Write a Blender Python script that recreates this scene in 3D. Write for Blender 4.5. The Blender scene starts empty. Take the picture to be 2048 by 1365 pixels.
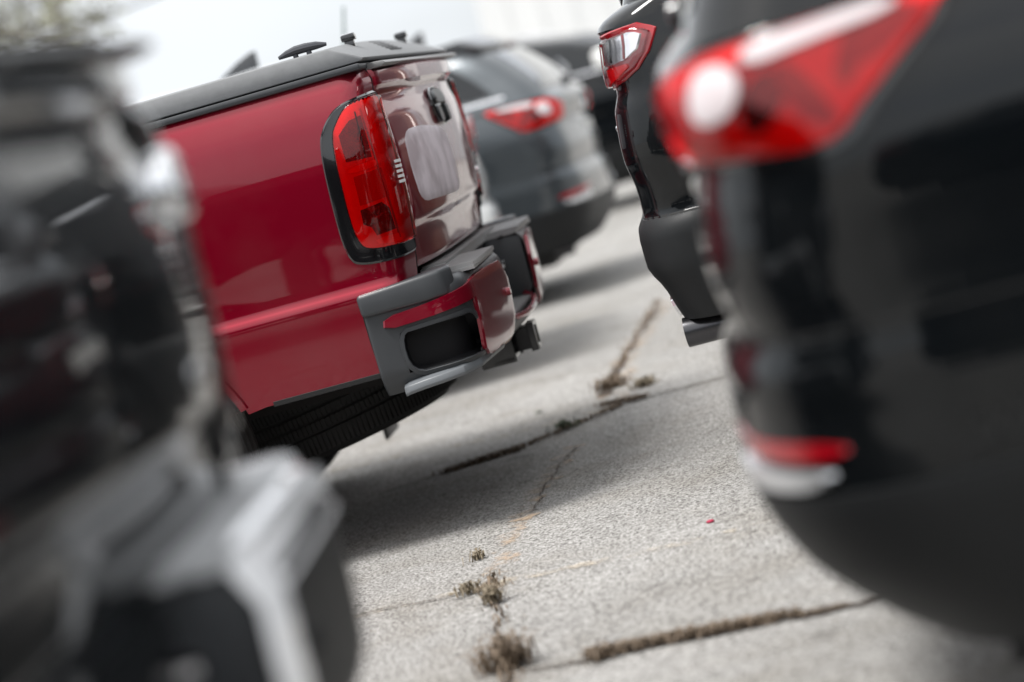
import bpy, bmesh, math, random
import numpy as np
from mathutils import Vector, Matrix, Euler
random.seed(7); RNG = np.random.default_rng(7)
sc = bpy.context.scene
COL = sc.collection
R = math.radians

# ------------------------------------------------------------------ camera
cam_d = bpy.data.cameras.new('camera'); cam = bpy.data.objects.new('camera', cam_d); COL.objects.link(cam)
sc.camera = cam
cam_d.lens = 85; cam_d.sensor_width = 36; cam_d.clip_end = 2000; cam_d.clip_start = 0.05
F = 85 / 36 * 2048; cx, cy = 1024.0, 682.5
def _n(v): v = np.array(v, float); return v / np.linalg.norm(v)
_Y = _n([1780 - cx, 30 + cy, -F]); _h = _n([1, .285, 0]); _Z = _n(np.cross(_h, _Y)); _Z = _Z if _Z[1] > 0 else -_Z
_X = np.cross(_Y, _Z)
RM = np.array([_X, _Y, _Z])                       # camera axes -> world
CAMP = Vector((0, 0, 1.13))
M4 = Matrix([list(RM[i]) + [CAMP[i]] for i in range(3)] + [[0, 0, 0, 1]])
cam.matrix_world = M4
cam_d.dof.use_dof = True
cam_d.dof.focus_distance = 6.45
cam_d.dof.aperture_fstop = 1.5

# ------------------------------------------------------------------ world and sun
SUN_EL, SUN_AZ = 68, 215                          # azimuth measured from +X counter-clockwise: where the sun stands
w = bpy.data.worlds.new('World'); sc.world = w; w.use_nodes = True
nt = w.node_tree; nt.nodes.clear()
def N(nt, kind, **kw):
    n = nt.nodes.new(kind)
    for k, v in kw.items():
        if k in n.inputs.keys() if isinstance(k, str) else False: n.inputs[k].default_value = v
        else: setattr(n, k, v)
    return n
out = N(nt, 'ShaderNodeOutputWorld'); bg = N(nt, 'ShaderNodeBackground'); sky = N(nt, 'ShaderNodeTexSky')
sky.sky_type = 'NISHITA'; sky.sun_disc = False; sky.sun_elevation = R(SUN_EL); sky.sun_rotation = R(90 - SUN_AZ)
sky.air_density = 1.0; sky.dust_density = 3.0; sky.ozone_density = 1.0
tc = N(nt, 'ShaderNodeTexCoord'); mp = N(nt, 'ShaderNodeMapping'); mp.inputs['Scale'].default_value = (1.6, 1.6, 5)
noi = N(nt, 'ShaderNodeTexNoise'); noi.inputs['Scale'].default_value = 1.7; noi.inputs['Detail'].default_value = 6; noi.inputs['Roughness'].default_value = .55
cr = N(nt, 'ShaderNodeValToRGB'); cr.color_ramp.elements[0].position = .36; cr.color_ramp.elements[1].position = .60
cr.color_ramp.elements[0].color = (.72, .72, .72, 1)
mx = N(nt, 'ShaderNodeMix'); mx.data_type = 'RGBA'
nt.links.new(tc.outputs['Generated'], mp.inputs[0]); nt.links.new(mp.outputs[0], noi.inputs['Vector'])
nt.links.new(noi.outputs[0], cr.inputs[0]); nt.links.new(cr.outputs[0], mx.inputs[0])
sx = N(nt, 'ShaderNodeSeparateXYZ'); nt.links.new(tc.outputs['Generated'], sx.inputs[0])
zr = N(nt, 'ShaderNodeValToRGB'); zr.color_ramp.elements[0].position = .05; zr.color_ramp.elements[1].position = .75     # cloud brightens towards the zenith
zr.color_ramp.elements[0].color = (.52, .545, .57, 1); zr.color_ramp.elements[1].color = (1.0, 1.0, 1.0, 1)
sc_ = N(nt, 'ShaderNodeVectorMath'); sc_.operation = 'SCALE'; sc_.inputs[3].default_value = 9.5
nt.links.new(sx.outputs[2], zr.inputs[0]); nt.links.new(zr.outputs[0], sc_.inputs[0]); nt.links.new(sc_.outputs[0], mx.inputs[7])
nt.links.new(sky.outputs[0], mx.inputs[6])
nt.links.new(mx.outputs[2], bg.inputs[0]); bg.inputs[1].default_value = .12
nt.links.new(bg.outputs[0], out.inputs[0])

sd = bpy.data.lights.new('sun', 'SUN'); so = bpy.data.objects.new('sun', sd); COL.objects.link(so)
sd.energy = 2.8; sd.angle = R(18); sd.color = (1, .975, .94)
az, el = R(SUN_AZ), R(SUN_EL)
sv = Vector((math.cos(az) * math.cos(el), math.sin(az) * math.cos(el), math.sin(el)))
so.rotation_euler = sv.to_track_quat('Z', 'Y').to_euler(); so.location = sv * 30
sc.view_settings.view_transform = 'Standard'; sc.view_settings.look = 'None'
sc.view_settings.exposure = 0.69; sc.view_settings.gamma = 1

# ------------------------------------------------------------------ image plane helpers (used only to measure)
def ray(px, py): return RM @ np.array([(px - cx) / F, -(py - cy) / F, -1.0])
def ground(px, py, z=0.0):
    d = ray(px, py); t = (z - CAMP.z) / d[2]; return np.array(CAMP) + d * t
def at_y(px, py, Y):
    d = ray(px, py); return np.array(CAMP) + d * (Y / d[1])

# ------------------------------------------------------------------ materials
MATS = {}
def mat(name, col=(.5, .5, .5), rough=.5, metal=0, coat=0, coat_r=.03, spec=.5, bump=None, var=0, vscale=8, noise_col=None):
    if name in MATS: return MATS[name]
    m = bpy.data.materials.new(name); m.use_nodes = True; t = m.node_tree; b = t.nodes['Principled BSDF']
    b.inputs['Base Color'].default_value = (*col, 1); b.inputs['Roughness'].default_value = rough
    b.inputs['Metallic'].default_value = metal; b.inputs['Coat Weight'].default_value = coat
    b.inputs['Coat Roughness'].default_value = coat_r; b.inputs['Specular IOR Level'].default_value = spec
    c = t.nodes.new('ShaderNodeTexCoord')
    if bump:
        n = t.nodes.new('ShaderNodeTexNoise'); n.inputs['Scale'].default_value = bump[0]; n.inputs['Detail'].default_value = 3
        bp = t.nodes.new('ShaderNodeBump'); bp.inputs['Strength'].default_value = bump[1]; bp.inputs['Distance'].default_value = bump[2]
        t.links.new(c.outputs['Object'], n.inputs['Vector']); t.links.new(n.outputs[0], bp.inputs['Height']); t.links.new(bp.outputs[0], b.inputs['Normal'])
    if var:
        n = t.nodes.new('ShaderNodeTexNoise'); n.inputs['Scale'].default_value = vscale; n.inputs['Detail'].default_value = 5
        mr = t.nodes.new('ShaderNodeMapRange'); mr.inputs[3].default_value = 1 - var; mr.inputs[4].default_value = 1 + var
        mxx = t.nodes.new('ShaderNodeMix'); mxx.data_type = 'RGBA'; mxx.blend_type = 'MULTIPLY'; mxx.inputs[0].default_value = 1
        mxx.inputs[6].default_value = (*col, 1)
        t.links.new(c.outputs['Object'], n.inputs['Vector']); t.links.new(n.outputs[0], mr.inputs[0]); t.links.new(mr.outputs[0], mxx.inputs[7]); t.links.new(mxx.outputs[2], b.inputs['Base Color'])
        mr2 = t.nodes.new('ShaderNodeMapRange'); mr2.inputs[3].default_value = max(0, rough - .06); mr2.inputs[4].default_value = rough + .1
        t.links.new(n.outputs[0], mr2.inputs[0]); t.links.new(mr2.outputs[0], b.inputs['Roughness'])
    MATS[name] = m; return m
def paint(name, col, flake=.35, rough=.35, dust=.02):
    """metallic car paint: flaked base under a clear coat, thin dust film"""
    m = mat(name, col, rough, flake, 1.0, .02, .15 if flake else .02)
    t = m.node_tree; b = t.nodes['Principled BSDF']
    c = t.nodes.new('ShaderNodeTexCoord'); n = t.nodes.new('ShaderNodeTexNoise'); n.inputs['Scale'].default_value = 3.0; n.inputs['Detail'].default_value = 8
    g = t.nodes.new('ShaderNodeTexNoise'); g.inputs['Scale'].default_value = 700
    mr = t.nodes.new('ShaderNodeMapRange'); mr.inputs[1].default_value = .45; mr.inputs[2].default_value = .75; mr.inputs[3].default_value = 0; mr.inputs[4].default_value = dust * 3
    a = t.nodes.new('ShaderNodeMath'); a.operation = 'MULTIPLY'
    mxx = t.nodes.new('ShaderNodeMix'); mxx.data_type = 'RGBA'; mxx.inputs[6].default_value = (*col, 1); mxx.inputs[7].default_value = (.35, .33, .30, 1)
    t.links.new(c.outputs['Object'], n.inputs['Vector']); t.links.new(c.outputs['Object'], g.inputs['Vector'])
    t.links.new(n.outputs[0], mr.inputs[0]); t.links.new(mr.outputs[0], a.inputs[0]); t.links.new(g.outputs[0], a.inputs[1])
    t.links.new(a.outputs[0], mxx.inputs[0]); t.links.new(mxx.outputs[2], b.inputs['Base Color'])
    return m
def lens(name, col, ior=1.5, rough=.0):
    """thin clear moulded plastic shell"""
    m = bpy.data.materials.new(name); m.use_nodes = True; t = m.node_tree; t.nodes.clear()
    o = t.nodes.new('ShaderNodeOutputMaterial'); tr = t.nodes.new('ShaderNodeBsdfTransparent'); gl = t.nodes.new('ShaderNodeBsdfGlossy')
    fr = t.nodes.new('ShaderNodeFresnel'); fr.inputs[0].default_value = ior; mi = t.nodes.new('ShaderNodeMixShader')
    tr.inputs[0].default_value = (*col, 1); gl.inputs['Roughness'].default_value = rough; gl.inputs[0].default_value = (1, 1, 1, 1)
    t.links.new(fr.outputs[0], mi.inputs[0]); t.links.new(tr.outputs[0], mi.inputs[1]); t.links.new(gl.outputs[0], mi.inputs[2]); t.links.new(mi.outputs[0], o.inputs[0])
    return m
P_RED = paint('red_paint', (.24, .0, .014), .6, .33, .03)
P_REDB = paint('dark_red_paint', (.22, .0, .014), .45, .33, .03)
P_DARK = paint('dark_paint', (.003, .004, .005), .0, .25, .01)
P_DARK.node_tree.nodes['Principled BSDF'].inputs['Coat IOR'].default_value = 1.40
P_BLACK = paint('black_paint', (.003, .004, .005), .0, .3, .01)
P_BLACK.node_tree.nodes['Principled BSDF'].inputs['Coat IOR'].default_value = 1.42
P_GREY = paint('grey_paint', (.06, .070, .078), .5, .3)
P_SILVER = paint('silver_paint', (.55, .57, .58), .5, .3)
P_WHITE = paint('white_paint', (.8, .8, .78), 0, .3)
M_CLAD = mat('textured_plastic', (.012, .013, .014), .5, spec=.25, bump=(900, .25, .0006), var=.12, vscale=30)
M_CLADL = mat('grey_plastic', (.036, .039, .043), .42, bump=(900, .2, .0005), var=.1, vscale=20)
M_TON = mat('tonneau_coating', (.17, .175, .18), .62, bump=(1400, .5, .001), var=.18, vscale=40)
M_BLK = mat('black_plastic', (.012, .012, .013), .45)
M_GLOSSB = mat('gloss_black', (.006, .006, .007), .12, coat=1)
M_GAP = mat('panel_gap', (.004, .004, .004), .8)
M_RUB = mat('tyre_rubber', (.018, .018, .018), .72, bump=(300, .3, .001), var=.2, vscale=25)
M_CHR = mat('chrome', (.85, .86, .88), .08, 1)
M_SATIN = mat('satin_silver', (.72, .73, .75), .3, .85)
M_ALLOY = mat('alloy', (.5, .51, .52), .28, .9)
M_GLASS = mat('tinted_glass', (.012, .014, .016), .03, spec=.4)
M_GLASSR = mat('rear_glass', (.02, .022, .024), .03, coat=1, spec=1.0)
M_UND = mat('underbody', (.012, .012, .012), .8, var=.3, vscale=10)
M_LR = mat('lamp_red', (.85, .008, .012), .25, coat=1)
M_LR2 = mat('lamp_deep_red', (.33, .0, .006), .2, coat=1)
M_LD = mat('lamp_dark', (.03, .006, .008), .25, .3)
M_LW = mat('lamp_reflector', (.85, .85, .87), .15, .9)
M_LWH = mat('lamp_white', (.85, .83, .83), .3)
M_LO = mat('lamp_amber', (.85, .12, .04), .3)
L_RED = lens('red_lens', (1.0, .16, .17)); L_CLR = lens('clear_lens', (.95, .95, .95)); L_SMK = lens('smoked_lens', (.45, .12, .13))

# ------------------------------------------------------------------ object helpers
def link(name, me, m=None, parent=None, sharp=35, smooth=True):
    o = bpy.data.objects.new(name, me); COL.objects.link(o)
    if m is not None: me.materials.append(m)
    if parent is not None: o.parent = parent
    if smooth:
        me.shade_smooth()
        if sharp: me.set_sharp_from_angle(angle=R(sharp))
    return o
def mesh(vs, fs):
    me = bpy.data.meshes.new('m'); me.from_pydata([tuple(map(float, v)) for v in vs], [], fs); me.validate(); me.update(); return me
class MB:
    def __init__(s): s.v = []; s.f = []
    def add(s, vs, fs):
        b = len(s.v); s.v += [tuple(map(float, v)) for v in vs]; s.f += [tuple(b + i for i in f) for f in fs]; return s
    def build(s, name, m, parent=None, bevel=0, seg=2, sharp=35, kind=None):
        me = mesh(s.v, s.f)
        bm = bmesh.new(); bm.from_mesh(me)
        bmesh.ops.remove_doubles(bm, verts=bm.verts, dist=1e-5)
        bmesh.ops.recalc_face_normals(bm, faces=bm.faces)
        if bevel:
            es = [e for e in bm.edges if len(e.link_faces) == 2 and e.calc_face_angle(0) > R(25)]
            bmesh.ops.bevel(bm, geom=es, offset=bevel, segments=seg, affect='EDGES', profile=.5, clamp_overlap=True)
        bm.to_mesh(me); bm.free()
        return link(name, me, m, parent, sharp)
def box(x0, x1, y0, y1, z0, z1):
    v = [(x, y, z) for x in (x0, x1) for y in (y0, y1) for z in (z0, z1)]
    return v, [(0, 1, 3, 2), (4, 6, 7, 5), (0, 4, 5, 1), (2, 3, 7, 6), (0, 2, 6, 4), (1, 5, 7, 3)]
def prism(poly, a0, a1, axis='z'):
    """polygon extruded along axis; poly gives the other two coordinates in x,y,z order"""
    n = len(poly); v = []
    for a in (a0, a1):
        for p, q in poly:
            v.append({'z': (p, q, a), 'y': (p, a, q), 'x': (a, p, q)}[axis])
    return v, [tuple(range(n)), tuple(range(2 * n - 1, n - 1, -1))] + [(i, n + i, n + (i + 1) % n, (i + 1) % n) for i in range(n)]
def tube(pts, r, n=8, cap=True):
    pts = [Vector(p) for p in pts]; vs = []; fs = []
    rr = r if hasattr(r, '__len__') else [r] * len(pts)
    up = Vector((0, 0, 1))
    for i, p in enumerate(pts):
        d = (pts[min(i + 1, len(pts) - 1)] - pts[max(i - 1, 0)]).normalized()
        a = d.cross(up if abs(d.z) < .95 else Vector((1, 0, 0))).normalized(); b = d.cross(a)
        for k in range(n):
            t = 2 * math.pi * k / n; vs.append(p + (a * math.cos(t) + b * math.sin(t)) * rr[i])
    for i in range(len(pts) - 1):
        for k in range(n):
            fs.append((i * n + k, i * n + (k + 1) % n, (i + 1) * n + (k + 1) % n, (i + 1) * n + k))
    if cap: fs += [tuple(range(n))[::-1], tuple(range((len(pts) - 1) * n, len(pts) * n))]
    return vs, fs
def lathe(prof, n=48, axis='y', c=(0, 0, 0)):
    vs = []; fs = []; m = len(prof)
    for k in range(n):
        t = 2 * math.pi * k / n
        for r, h in prof:
            a, b = r * math.cos(t), r * math.sin(t)
            vs.append((c[0] + a, c[1] + h, c[2] + b) if axis == 'y' else ((c[0] + a, c[1] + b, c[2] + h) if axis == 'z' else (c[0] + h, c[1] + a, c[2] + b)))
    for k in range(n):
        for i in range(m - 1):
            fs.append((k * m + i, k * m + i + 1, ((k + 1) % n) * m + i + 1, ((k + 1) % n) * m + i))
    return vs, fs
def thing(name, label, cat, loc=(0, 0, 0), rz=0, group=None):
    o = bpy.data.objects.new(name, None); COL.objects.link(o); o.location = loc; o.rotation_euler = (0, 0, R(rz))
    o.empty_display_size = .2; tag(o, label, cat, group); return o
def tag(o, label=None, cat=None, group=None, kind=None):
    if label: o['label'] = label
    if cat: o['category'] = cat
    if group: o['group'] = group
    if kind: o['kind'] = kind
    return o

# ------------------------------------------------------------------ lofted bodies
def pchip(pts):
    xs = np.array([p[0] for p in pts], float); ys = np.array([p[1] for p in pts], float)
    if len(xs) == 1: return lambda z: ys[0]
    h = np.diff(xs); d = np.diff(ys) / h; m = np.zeros(len(xs)); m[0] = d[0]; m[-1] = d[-1]
    for i in range(1, len(xs) - 1):
        if d[i - 1] * d[i] > 0:
            w1 = 2 * h[i] + h[i - 1]; w2 = h[i] + 2 * h[i - 1]; m[i] = (w1 + w2) / (w1 / d[i - 1] + w2 / d[i])
    def f(z):
        z = min(max(z, xs[0]), xs[-1]); i = min(int(np.searchsorted(xs, z, side='right')) - 1, len(xs) - 2); i = max(i, 0)
        t = (z - xs[i]) / h[i]
        return (2*t**3 - 3*t*t + 1)*ys[i] + (t**3 - 2*t*t + t)*h[i]*m[i] + (-2*t**3 + 3*t*t)*ys[i+1] + (t**3 - t*t)*h[i]*m[i+1]
    return f
class Surf:
    """plan curve at height z: crowned rear, round corner, side, round front.
    t<=0: on the rear, -t metres inboard of the corner; 0..1: the corner arc; t>1: t-1 metres along the side"""
    def __init__(s, xr, xf, hw, rc, cr=.03, rf=.25, cf=.12, disp=None, taper=0.0, pw=2):
        s.xr, s.xf, s.hw, s.rc = pchip(xr), pchip(xf), pchip(hw), pchip(rc); s.cr, s.rf, s.cf, s.disp, s.taper = cr, rf, cf, disp, taper; s.pw = pw
    def xend(s, z):
        rc = s.rc(z); yf = s.hw(z) - rc; a0 = math.atan(s.pw * s.cr / yf); return s.xr(z) - s.cr - rc * math.cos(a0)
    def tx(s, x, z): return 1 + s.xend(z) - x          # t of a side point at x
    def ty(s, y, z): return y - (s.hw(z) - s.rc(z))     # t of a rear point at |y|
    def P(s, t, z, sg=1):
        rc = s.rc(z); yf = s.hw(z) - rc; cr = s.cr; a0 = math.atan(s.pw * cr / yf)
        if t <= 0:
            y = yf + t; x = s.xr(z) - cr * abs(y / yf) ** s.pw
            if y < 0: y, sg = -y, -sg
        else:
            a = a0 + (math.pi / 2 - a0) * min(t, 1); x = s.xr(z) - cr - rc * math.cos(a0) + rc * math.cos(a); y = yf - rc * math.sin(a0) + rc * math.sin(a)
            if t > 1: x -= t - 1; y += s.taper * min(t - 1, 1.2)
        p = np.array([x, y, z])
        if s.disp: p = s.disp(p, t)
        p[1] *= sg; return p
    def nrm(s, t, z, sg=1):
        e = .004; a = s.P(t + e, z, sg) - s.P(t - e, z, sg); b = s.P(t, z + e, sg) - s.P(t, z - e, sg)
        n = np.cross(a, b) * sg; n = n / (np.linalg.norm(n) + 1e-12)
        return n if (n[0] * 1.0 + n[1] * sg) > -.2 else -n
    def ring(s, z, xs):
        rc = s.rc(z); yf = s.hw(z) - rc; xf = s.xf(z); half = []
        for k in range(11): half.append(s.P(-yf * (1 - k / 10), z))
        for k in range(1, 9): half.append(s.P(k / 8, z))
        x0 = s.P(1, z)[0]; xfe = xf + s.rf + s.cf
        for q in xs: half.append(s.P(1 + (x0 - xfe) * q, z))
        e = half[-1].copy(); yy = e[1]
        for k in range(1, 7):
            a = math.pi / 2 * k / 6; half.append(np.array([xfe - s.rf * math.sin(a), yy - s.rf + s.rf * math.cos(a), z]))
        l = half[-1].copy()
        for k in range(1, 7):
            y = l[1] * (1 - k / 6); half.append(np.array([xf + s.cf * (y / l[1]) ** 2 , y, z]))
        m = [np.array([p[0], -p[1], p[2]]) for p in half[1:-1]][::-1]
        return half + m
    def skin(s, zs, ns=40, arches=(), ra=.42, zw=.36, cap=0, skip=None, bottom=True, cap_in=None):
        xs = [(k + 1) / ns for k in range(ns)]
        rings = [s.ring(z, xs) for z in zs]; n = len(rings[0]); V = [p for r in rings for p in r]; Fs = []
        if arches:
            for i, p in enumerate(V):
                for xw in arches:
                    dx, dz = p[0] - xw, p[2] - zw; d = math.hypot(dx, dz)
                    if abs(d - ra) < .035 and d > 0 and abs(p[1]) > .6:
                        p[0] = xw + dx / d * ra; p[2] = zw + dz / d * ra
        for j in range(len(zs) - 1):
            for i in range(n):
                q = (j * n + i, j * n + (i + 1) % n, (j + 1) * n + (i + 1) % n, (j + 1) * n + i)
                c = sum(V[k] for k in q) / 4
                if any(math.hypot(c[0] - xw, c[2] - zw) < ra - .004 for xw in arches) and abs(c[1]) > .6: continue
                if skip and skip(c): continue
                Fs.append(q)
        top = (len(zs) - 1) * n; r = rings[-1]; c = sum(r) / n
        if cap is not None:
            prev = top
            for k in range(1, 7):
                f = 1 - k / 7; b = len(V)
                for p in r:
                    q = c + (p - c) * f; q[2] = zs[-1] + cap * (1 - f ** 2.2); V.append(q)
                for i in range(n):
                    q = (prev + i, prev + (i + 1) % n, b + (i + 1) % n, b + i)
                    if not (skip and skip(sum(V[k_] for k_ in q) / 4)): Fs.append(q)
                prev = b
            if not (skip and skip(c + np.array([.01, 0, 0]))): Fs.append(tuple(prev + i for i in range(n)))
        if bottom: Fs.append(tuple(range(n))[::-1])
        return MB().add(V, Fs)
    def chaikin(s, poly, it=2, closed=True):
        p = [np.array(q, float) for q in poly]
        for _ in range(it):
            o = []
            for i in range(len(p)):
                a, b = p[i], p[(i + 1) % len(p)]; o += [a * .75 + b * .25, a * .25 + b * .75]
            p = o
        return p
    def arc(s, z):
        rc = s.rc(z); yf = s.hw(z) - rc; return rc * (math.pi / 2 - math.atan(s.pw * s.cr / yf))
    def toA(s, q):
        a = s.arc(q[1]); t = q[0]; return np.array([t if t <= 0 else (t * a if t < 1 else a + t - 1), q[1]])
    def frA(s, q):
        a = s.arc(q[1]); t = q[0]; return np.array([t if t <= 0 else (t / a if t < a else 1 + t - a), q[1]])
    def fan(s, poly, prof, sg=1, it=2, dens=.012):
        """dome over a star-shaped outline in (t,z); prof = [(scale, offset)...] from the rim inward"""
        poly = [s.toA(q) for q in poly]
        p = s.chaikin(poly, it) if it else [np.array(q, float) for q in poly]
        o = []
        for i in range(len(p)):
            a, b = p[i], p[(i + 1) % len(p)]; k = min(12, max(1, int(np.linalg.norm(b - a) / dens)))
            for q in range(k): o.append(a + (b - a) * q / k)
        p = o; c = sum(p) / len(p); V = []; Fs = []; n = len(p)
        pr = list(prof); last = pr[-1]
        for f in (.9, .8, .7, .6, .5, .4, .3, .2, .1):
            if last[0] > f: pr.append((f, last[1]))
        for f, off in pr:
            for q in p:
                r = s.frA(c + (q - c) * f); V.append(s.P(r[0], r[1], sg) + s.nrm(r[0], r[1], sg) * off)
        c = s.frA(c); V.append(s.P(c[0], c[1], sg) + s.nrm(c[0], c[1], sg) * last[1])
        for j in range(len(pr) - 1):
            for i in range(n): Fs.append((j * n + i, j * n + (i + 1) % n, (j + 1) * n + (i + 1) % n, (j + 1) * n + i))
        j = len(pr) - 1
        for i in range(n): Fs.append((j * n + i, j * n + (i + 1) % n, len(V) - 1))
        return V, Fs
    def strip(s, path, w, off=.0015, sg=1, dens=.03, low=-.002):
        """thin raised ribbon along a path in (t,z)"""
        p = [s.toA(q) for q in path]; o = []
        for a, b in zip(p[:-1], p[1:]):
            k = max(1, int(np.linalg.norm(b - a) / dens))
            for q in range(k): o.append(a + (b - a) * q / k)
        o.append(p[-1]); V = []; Fs = []
        for i, q in enumerate(o):
            d = o[min(i + 1, len(o) - 1)] - o[max(i - 1, 0)]; d /= np.linalg.norm(d) + 1e-9; e = np.array([-d[1], d[0]]) * w / 2
            for r, of in ((q - e, low), (q - e * .8, off), (q + e * .8, off), (q + e, low)):
                r = s.frA(r)
                V.append(s.P(r[0], r[1], sg) + s.nrm(r[0], r[1], sg) * of)
        for i in range(len(o) - 1):
            for k in range(3): Fs.append((i * 4 + k, i * 4 + k + 1, i * 4 + 5 + k, i * 4 + 4 + k))
        return V, Fs
    def panel(s, y0, y1, z0, z1, off=.0, ny=40, nz=40, edge=.012, x_extra=None):
        """rear panel between two y's with edges rolled inwards"""
        V = []; Fs = []
        ys = [y0, y0 + edge * .3, y0 + edge] + list(np.linspace(y0 + edge, y1 - edge, ny)[1:-1]) + [y1 - edge, y1 - edge * .3, y1]
        zz = [z0, z0 + edge * .3, z0 + edge] + list(np.linspace(z0 + edge, z1 - edge, nz)[1:-1]) + [z1 - edge, z1 - edge * .3, z1]
        for j, z in enumerate(zz):
            for i, y in enumerate(ys):
                sg = 1 if y >= 0 else -1; t = s.ty(abs(y), z); p = s.P(t, z, sg) + s.nrm(t, z, sg) * off
                e = min(i, len(ys) - 1 - i, j, len(zz) - 1 - j); p[0] -= (.02, .004, 0)[min(e, 2)]
                V.append(p)
        m = len(ys)
        for j in range(len(zz) - 1):
            for i in range(m - 1): Fs.append((j * m + i, j * m + i + 1, (j + 1) * m + i + 1, (j + 1) * m + i))
        return MB().add(V, Fs)

# ------------------------------------------------------------------ wheels
_wheel = {}
def wheel(parent, x, y, r=.36, wd=.24, rimr=.24):
    """tyre with tread and five-spoke alloy rim, axle along y, outer face towards sign(y)"""
    sg = 1 if y > 0 else -1; key = (r, wd, rimr, sg)
    if key not in _wheel:
        h = wd / 2
        prof = [(rimr, -h * .8), (rimr + .02, -h * .95), (r - .045, -h), (r - .012, -h * .93), (r, -h * .75)]
        for g in (-.45, 0, .45):
            prof += [(r, g * h - .012), (r - .009, g * h - .008), (r - .009, g * h + .008), (r, g * h + .012)]
        prof += [(r, h * .75), (r - .012, h * .93), (r - .045, h), (rimr + .02, h * .95), (rimr, h * .8)]
        ty = MB().add(*lathe(prof, 56)); o1 = ty.build('tyre', M_RUB, None)
        rm = MB(); f = sg * h * .55
        rm.add(*lathe([(rimr + .004, -h * .8 * sg), (rimr - .015, -h * .7 * sg), (rimr - .03, f - .06 * sg), (rimr - .012, f + .03 * sg), (rimr + .006, f + .045 * sg)], 40))
        rm.add(*lathe([(.001, f + .012 * sg), (.05, f + .01 * sg), (.06, f - .02 * sg), (.075, f - .07 * sg)], 24))
        for k in range(5):
            a = 2 * math.pi * k / 5
            for da in (-.13, .13):
                v = []
                for rr, ww, dd in ((.05, .022, 0), (rimr - .02, .017, .012 * sg)):
                    for sx, sy in ((-1, -.03), (1, -.03), (1, .0), (-1, .0)):
                        ang = a + da * (.25 if rr < .1 else 1); px = rr * math.cos(ang) - sx * ww * math.sin(ang); pz = rr * math.sin(ang) + sx * ww * math.cos(ang)
                        v.append((px, f + dd + sy * sg, pz))
                rm.add(v, [(0, 1, 2, 3), (7, 6, 5, 4), (0, 4, 5, 1), (1, 5, 6, 2), (2, 6, 7, 3), (3, 7, 4, 0)])
        o2 = rm.build('rim', M_ALLOY, None, bevel=.002, seg=1)
        _wheel[key] = (o1.data, o2.data)
        bpy.data.objects.remove(o1); bpy.data.objects.remove(o2)
    a, b = _wheel[key]
    wo = bpy.data.objects.new('wheel', a); COL.objects.link(wo); wo.parent = parent; wo.location = (x, y - sg * wd * .5, r)
    ro = bpy.data.objects.new('rim', b); COL.objects.link(ro); ro.parent = wo
    wo.rotation_euler = (0, random.uniform(0, 1), 0)
    return wo

def arch_trim(S, x, ra, zw, m, parent, w=.05, a0=-15, a1=195):
    for sg in (-1, 1):
        mb = MB(); V = []; Fs = []; n = 40
        for k in range(n + 1):
            a = R(a0 + (a1 - a0) * k / n)
            for rr, of in ((ra - .012, -.05), (ra - .012, .012), (ra + w * .6, .012), (ra + w, -.002)):
                px, pz = x + rr * math.cos(a), zw + rr * math.sin(a); pz = max(pz, .2)
                y = S.P(S.tx(px, pz), pz, sg)[1]; V.append((px, y + sg * of, pz))
        for k in range(n):
            for q in range(3): Fs.append((k * 4 + q, k * 4 + q + 1, k * 4 + 5 + q, k * 4 + 4 + q))
        mb.add(V, Fs); mb.build('arch_trim', m, parent)
def t_of_x(S, x, z):
    lo, hi = -(S.hw(z) - S.rc(z)), 6.0
    for _ in range(40):
        m = (lo + hi) / 2
        if S.P(m, z)[0] > x: lo = m
        else: hi = m
    return lo
Surf.tX = t_of_x
def snug(pts, k=.14):
    o = []
    for i in range(len(pts)):
        a, b, c = pts[i - 1], pts[i], pts[(i + 1) % len(pts)]
        o += [(b[0] + (a[0] - b[0]) * k, b[1] + (a[1] - b[1]) * k), b, (b[0] + (c[0] - b[0]) * k, b[1] + (c[1] - b[1]) * k)]
    return o
def poly_xz(S, pts):
    """outline given as ('x',x,z) on side/corner or ('y',y,z) on the rear"""
    return [(S.tX(a, z) if k == 'x' else S.ty(a, z), z) for k, a, z in pts]

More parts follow.
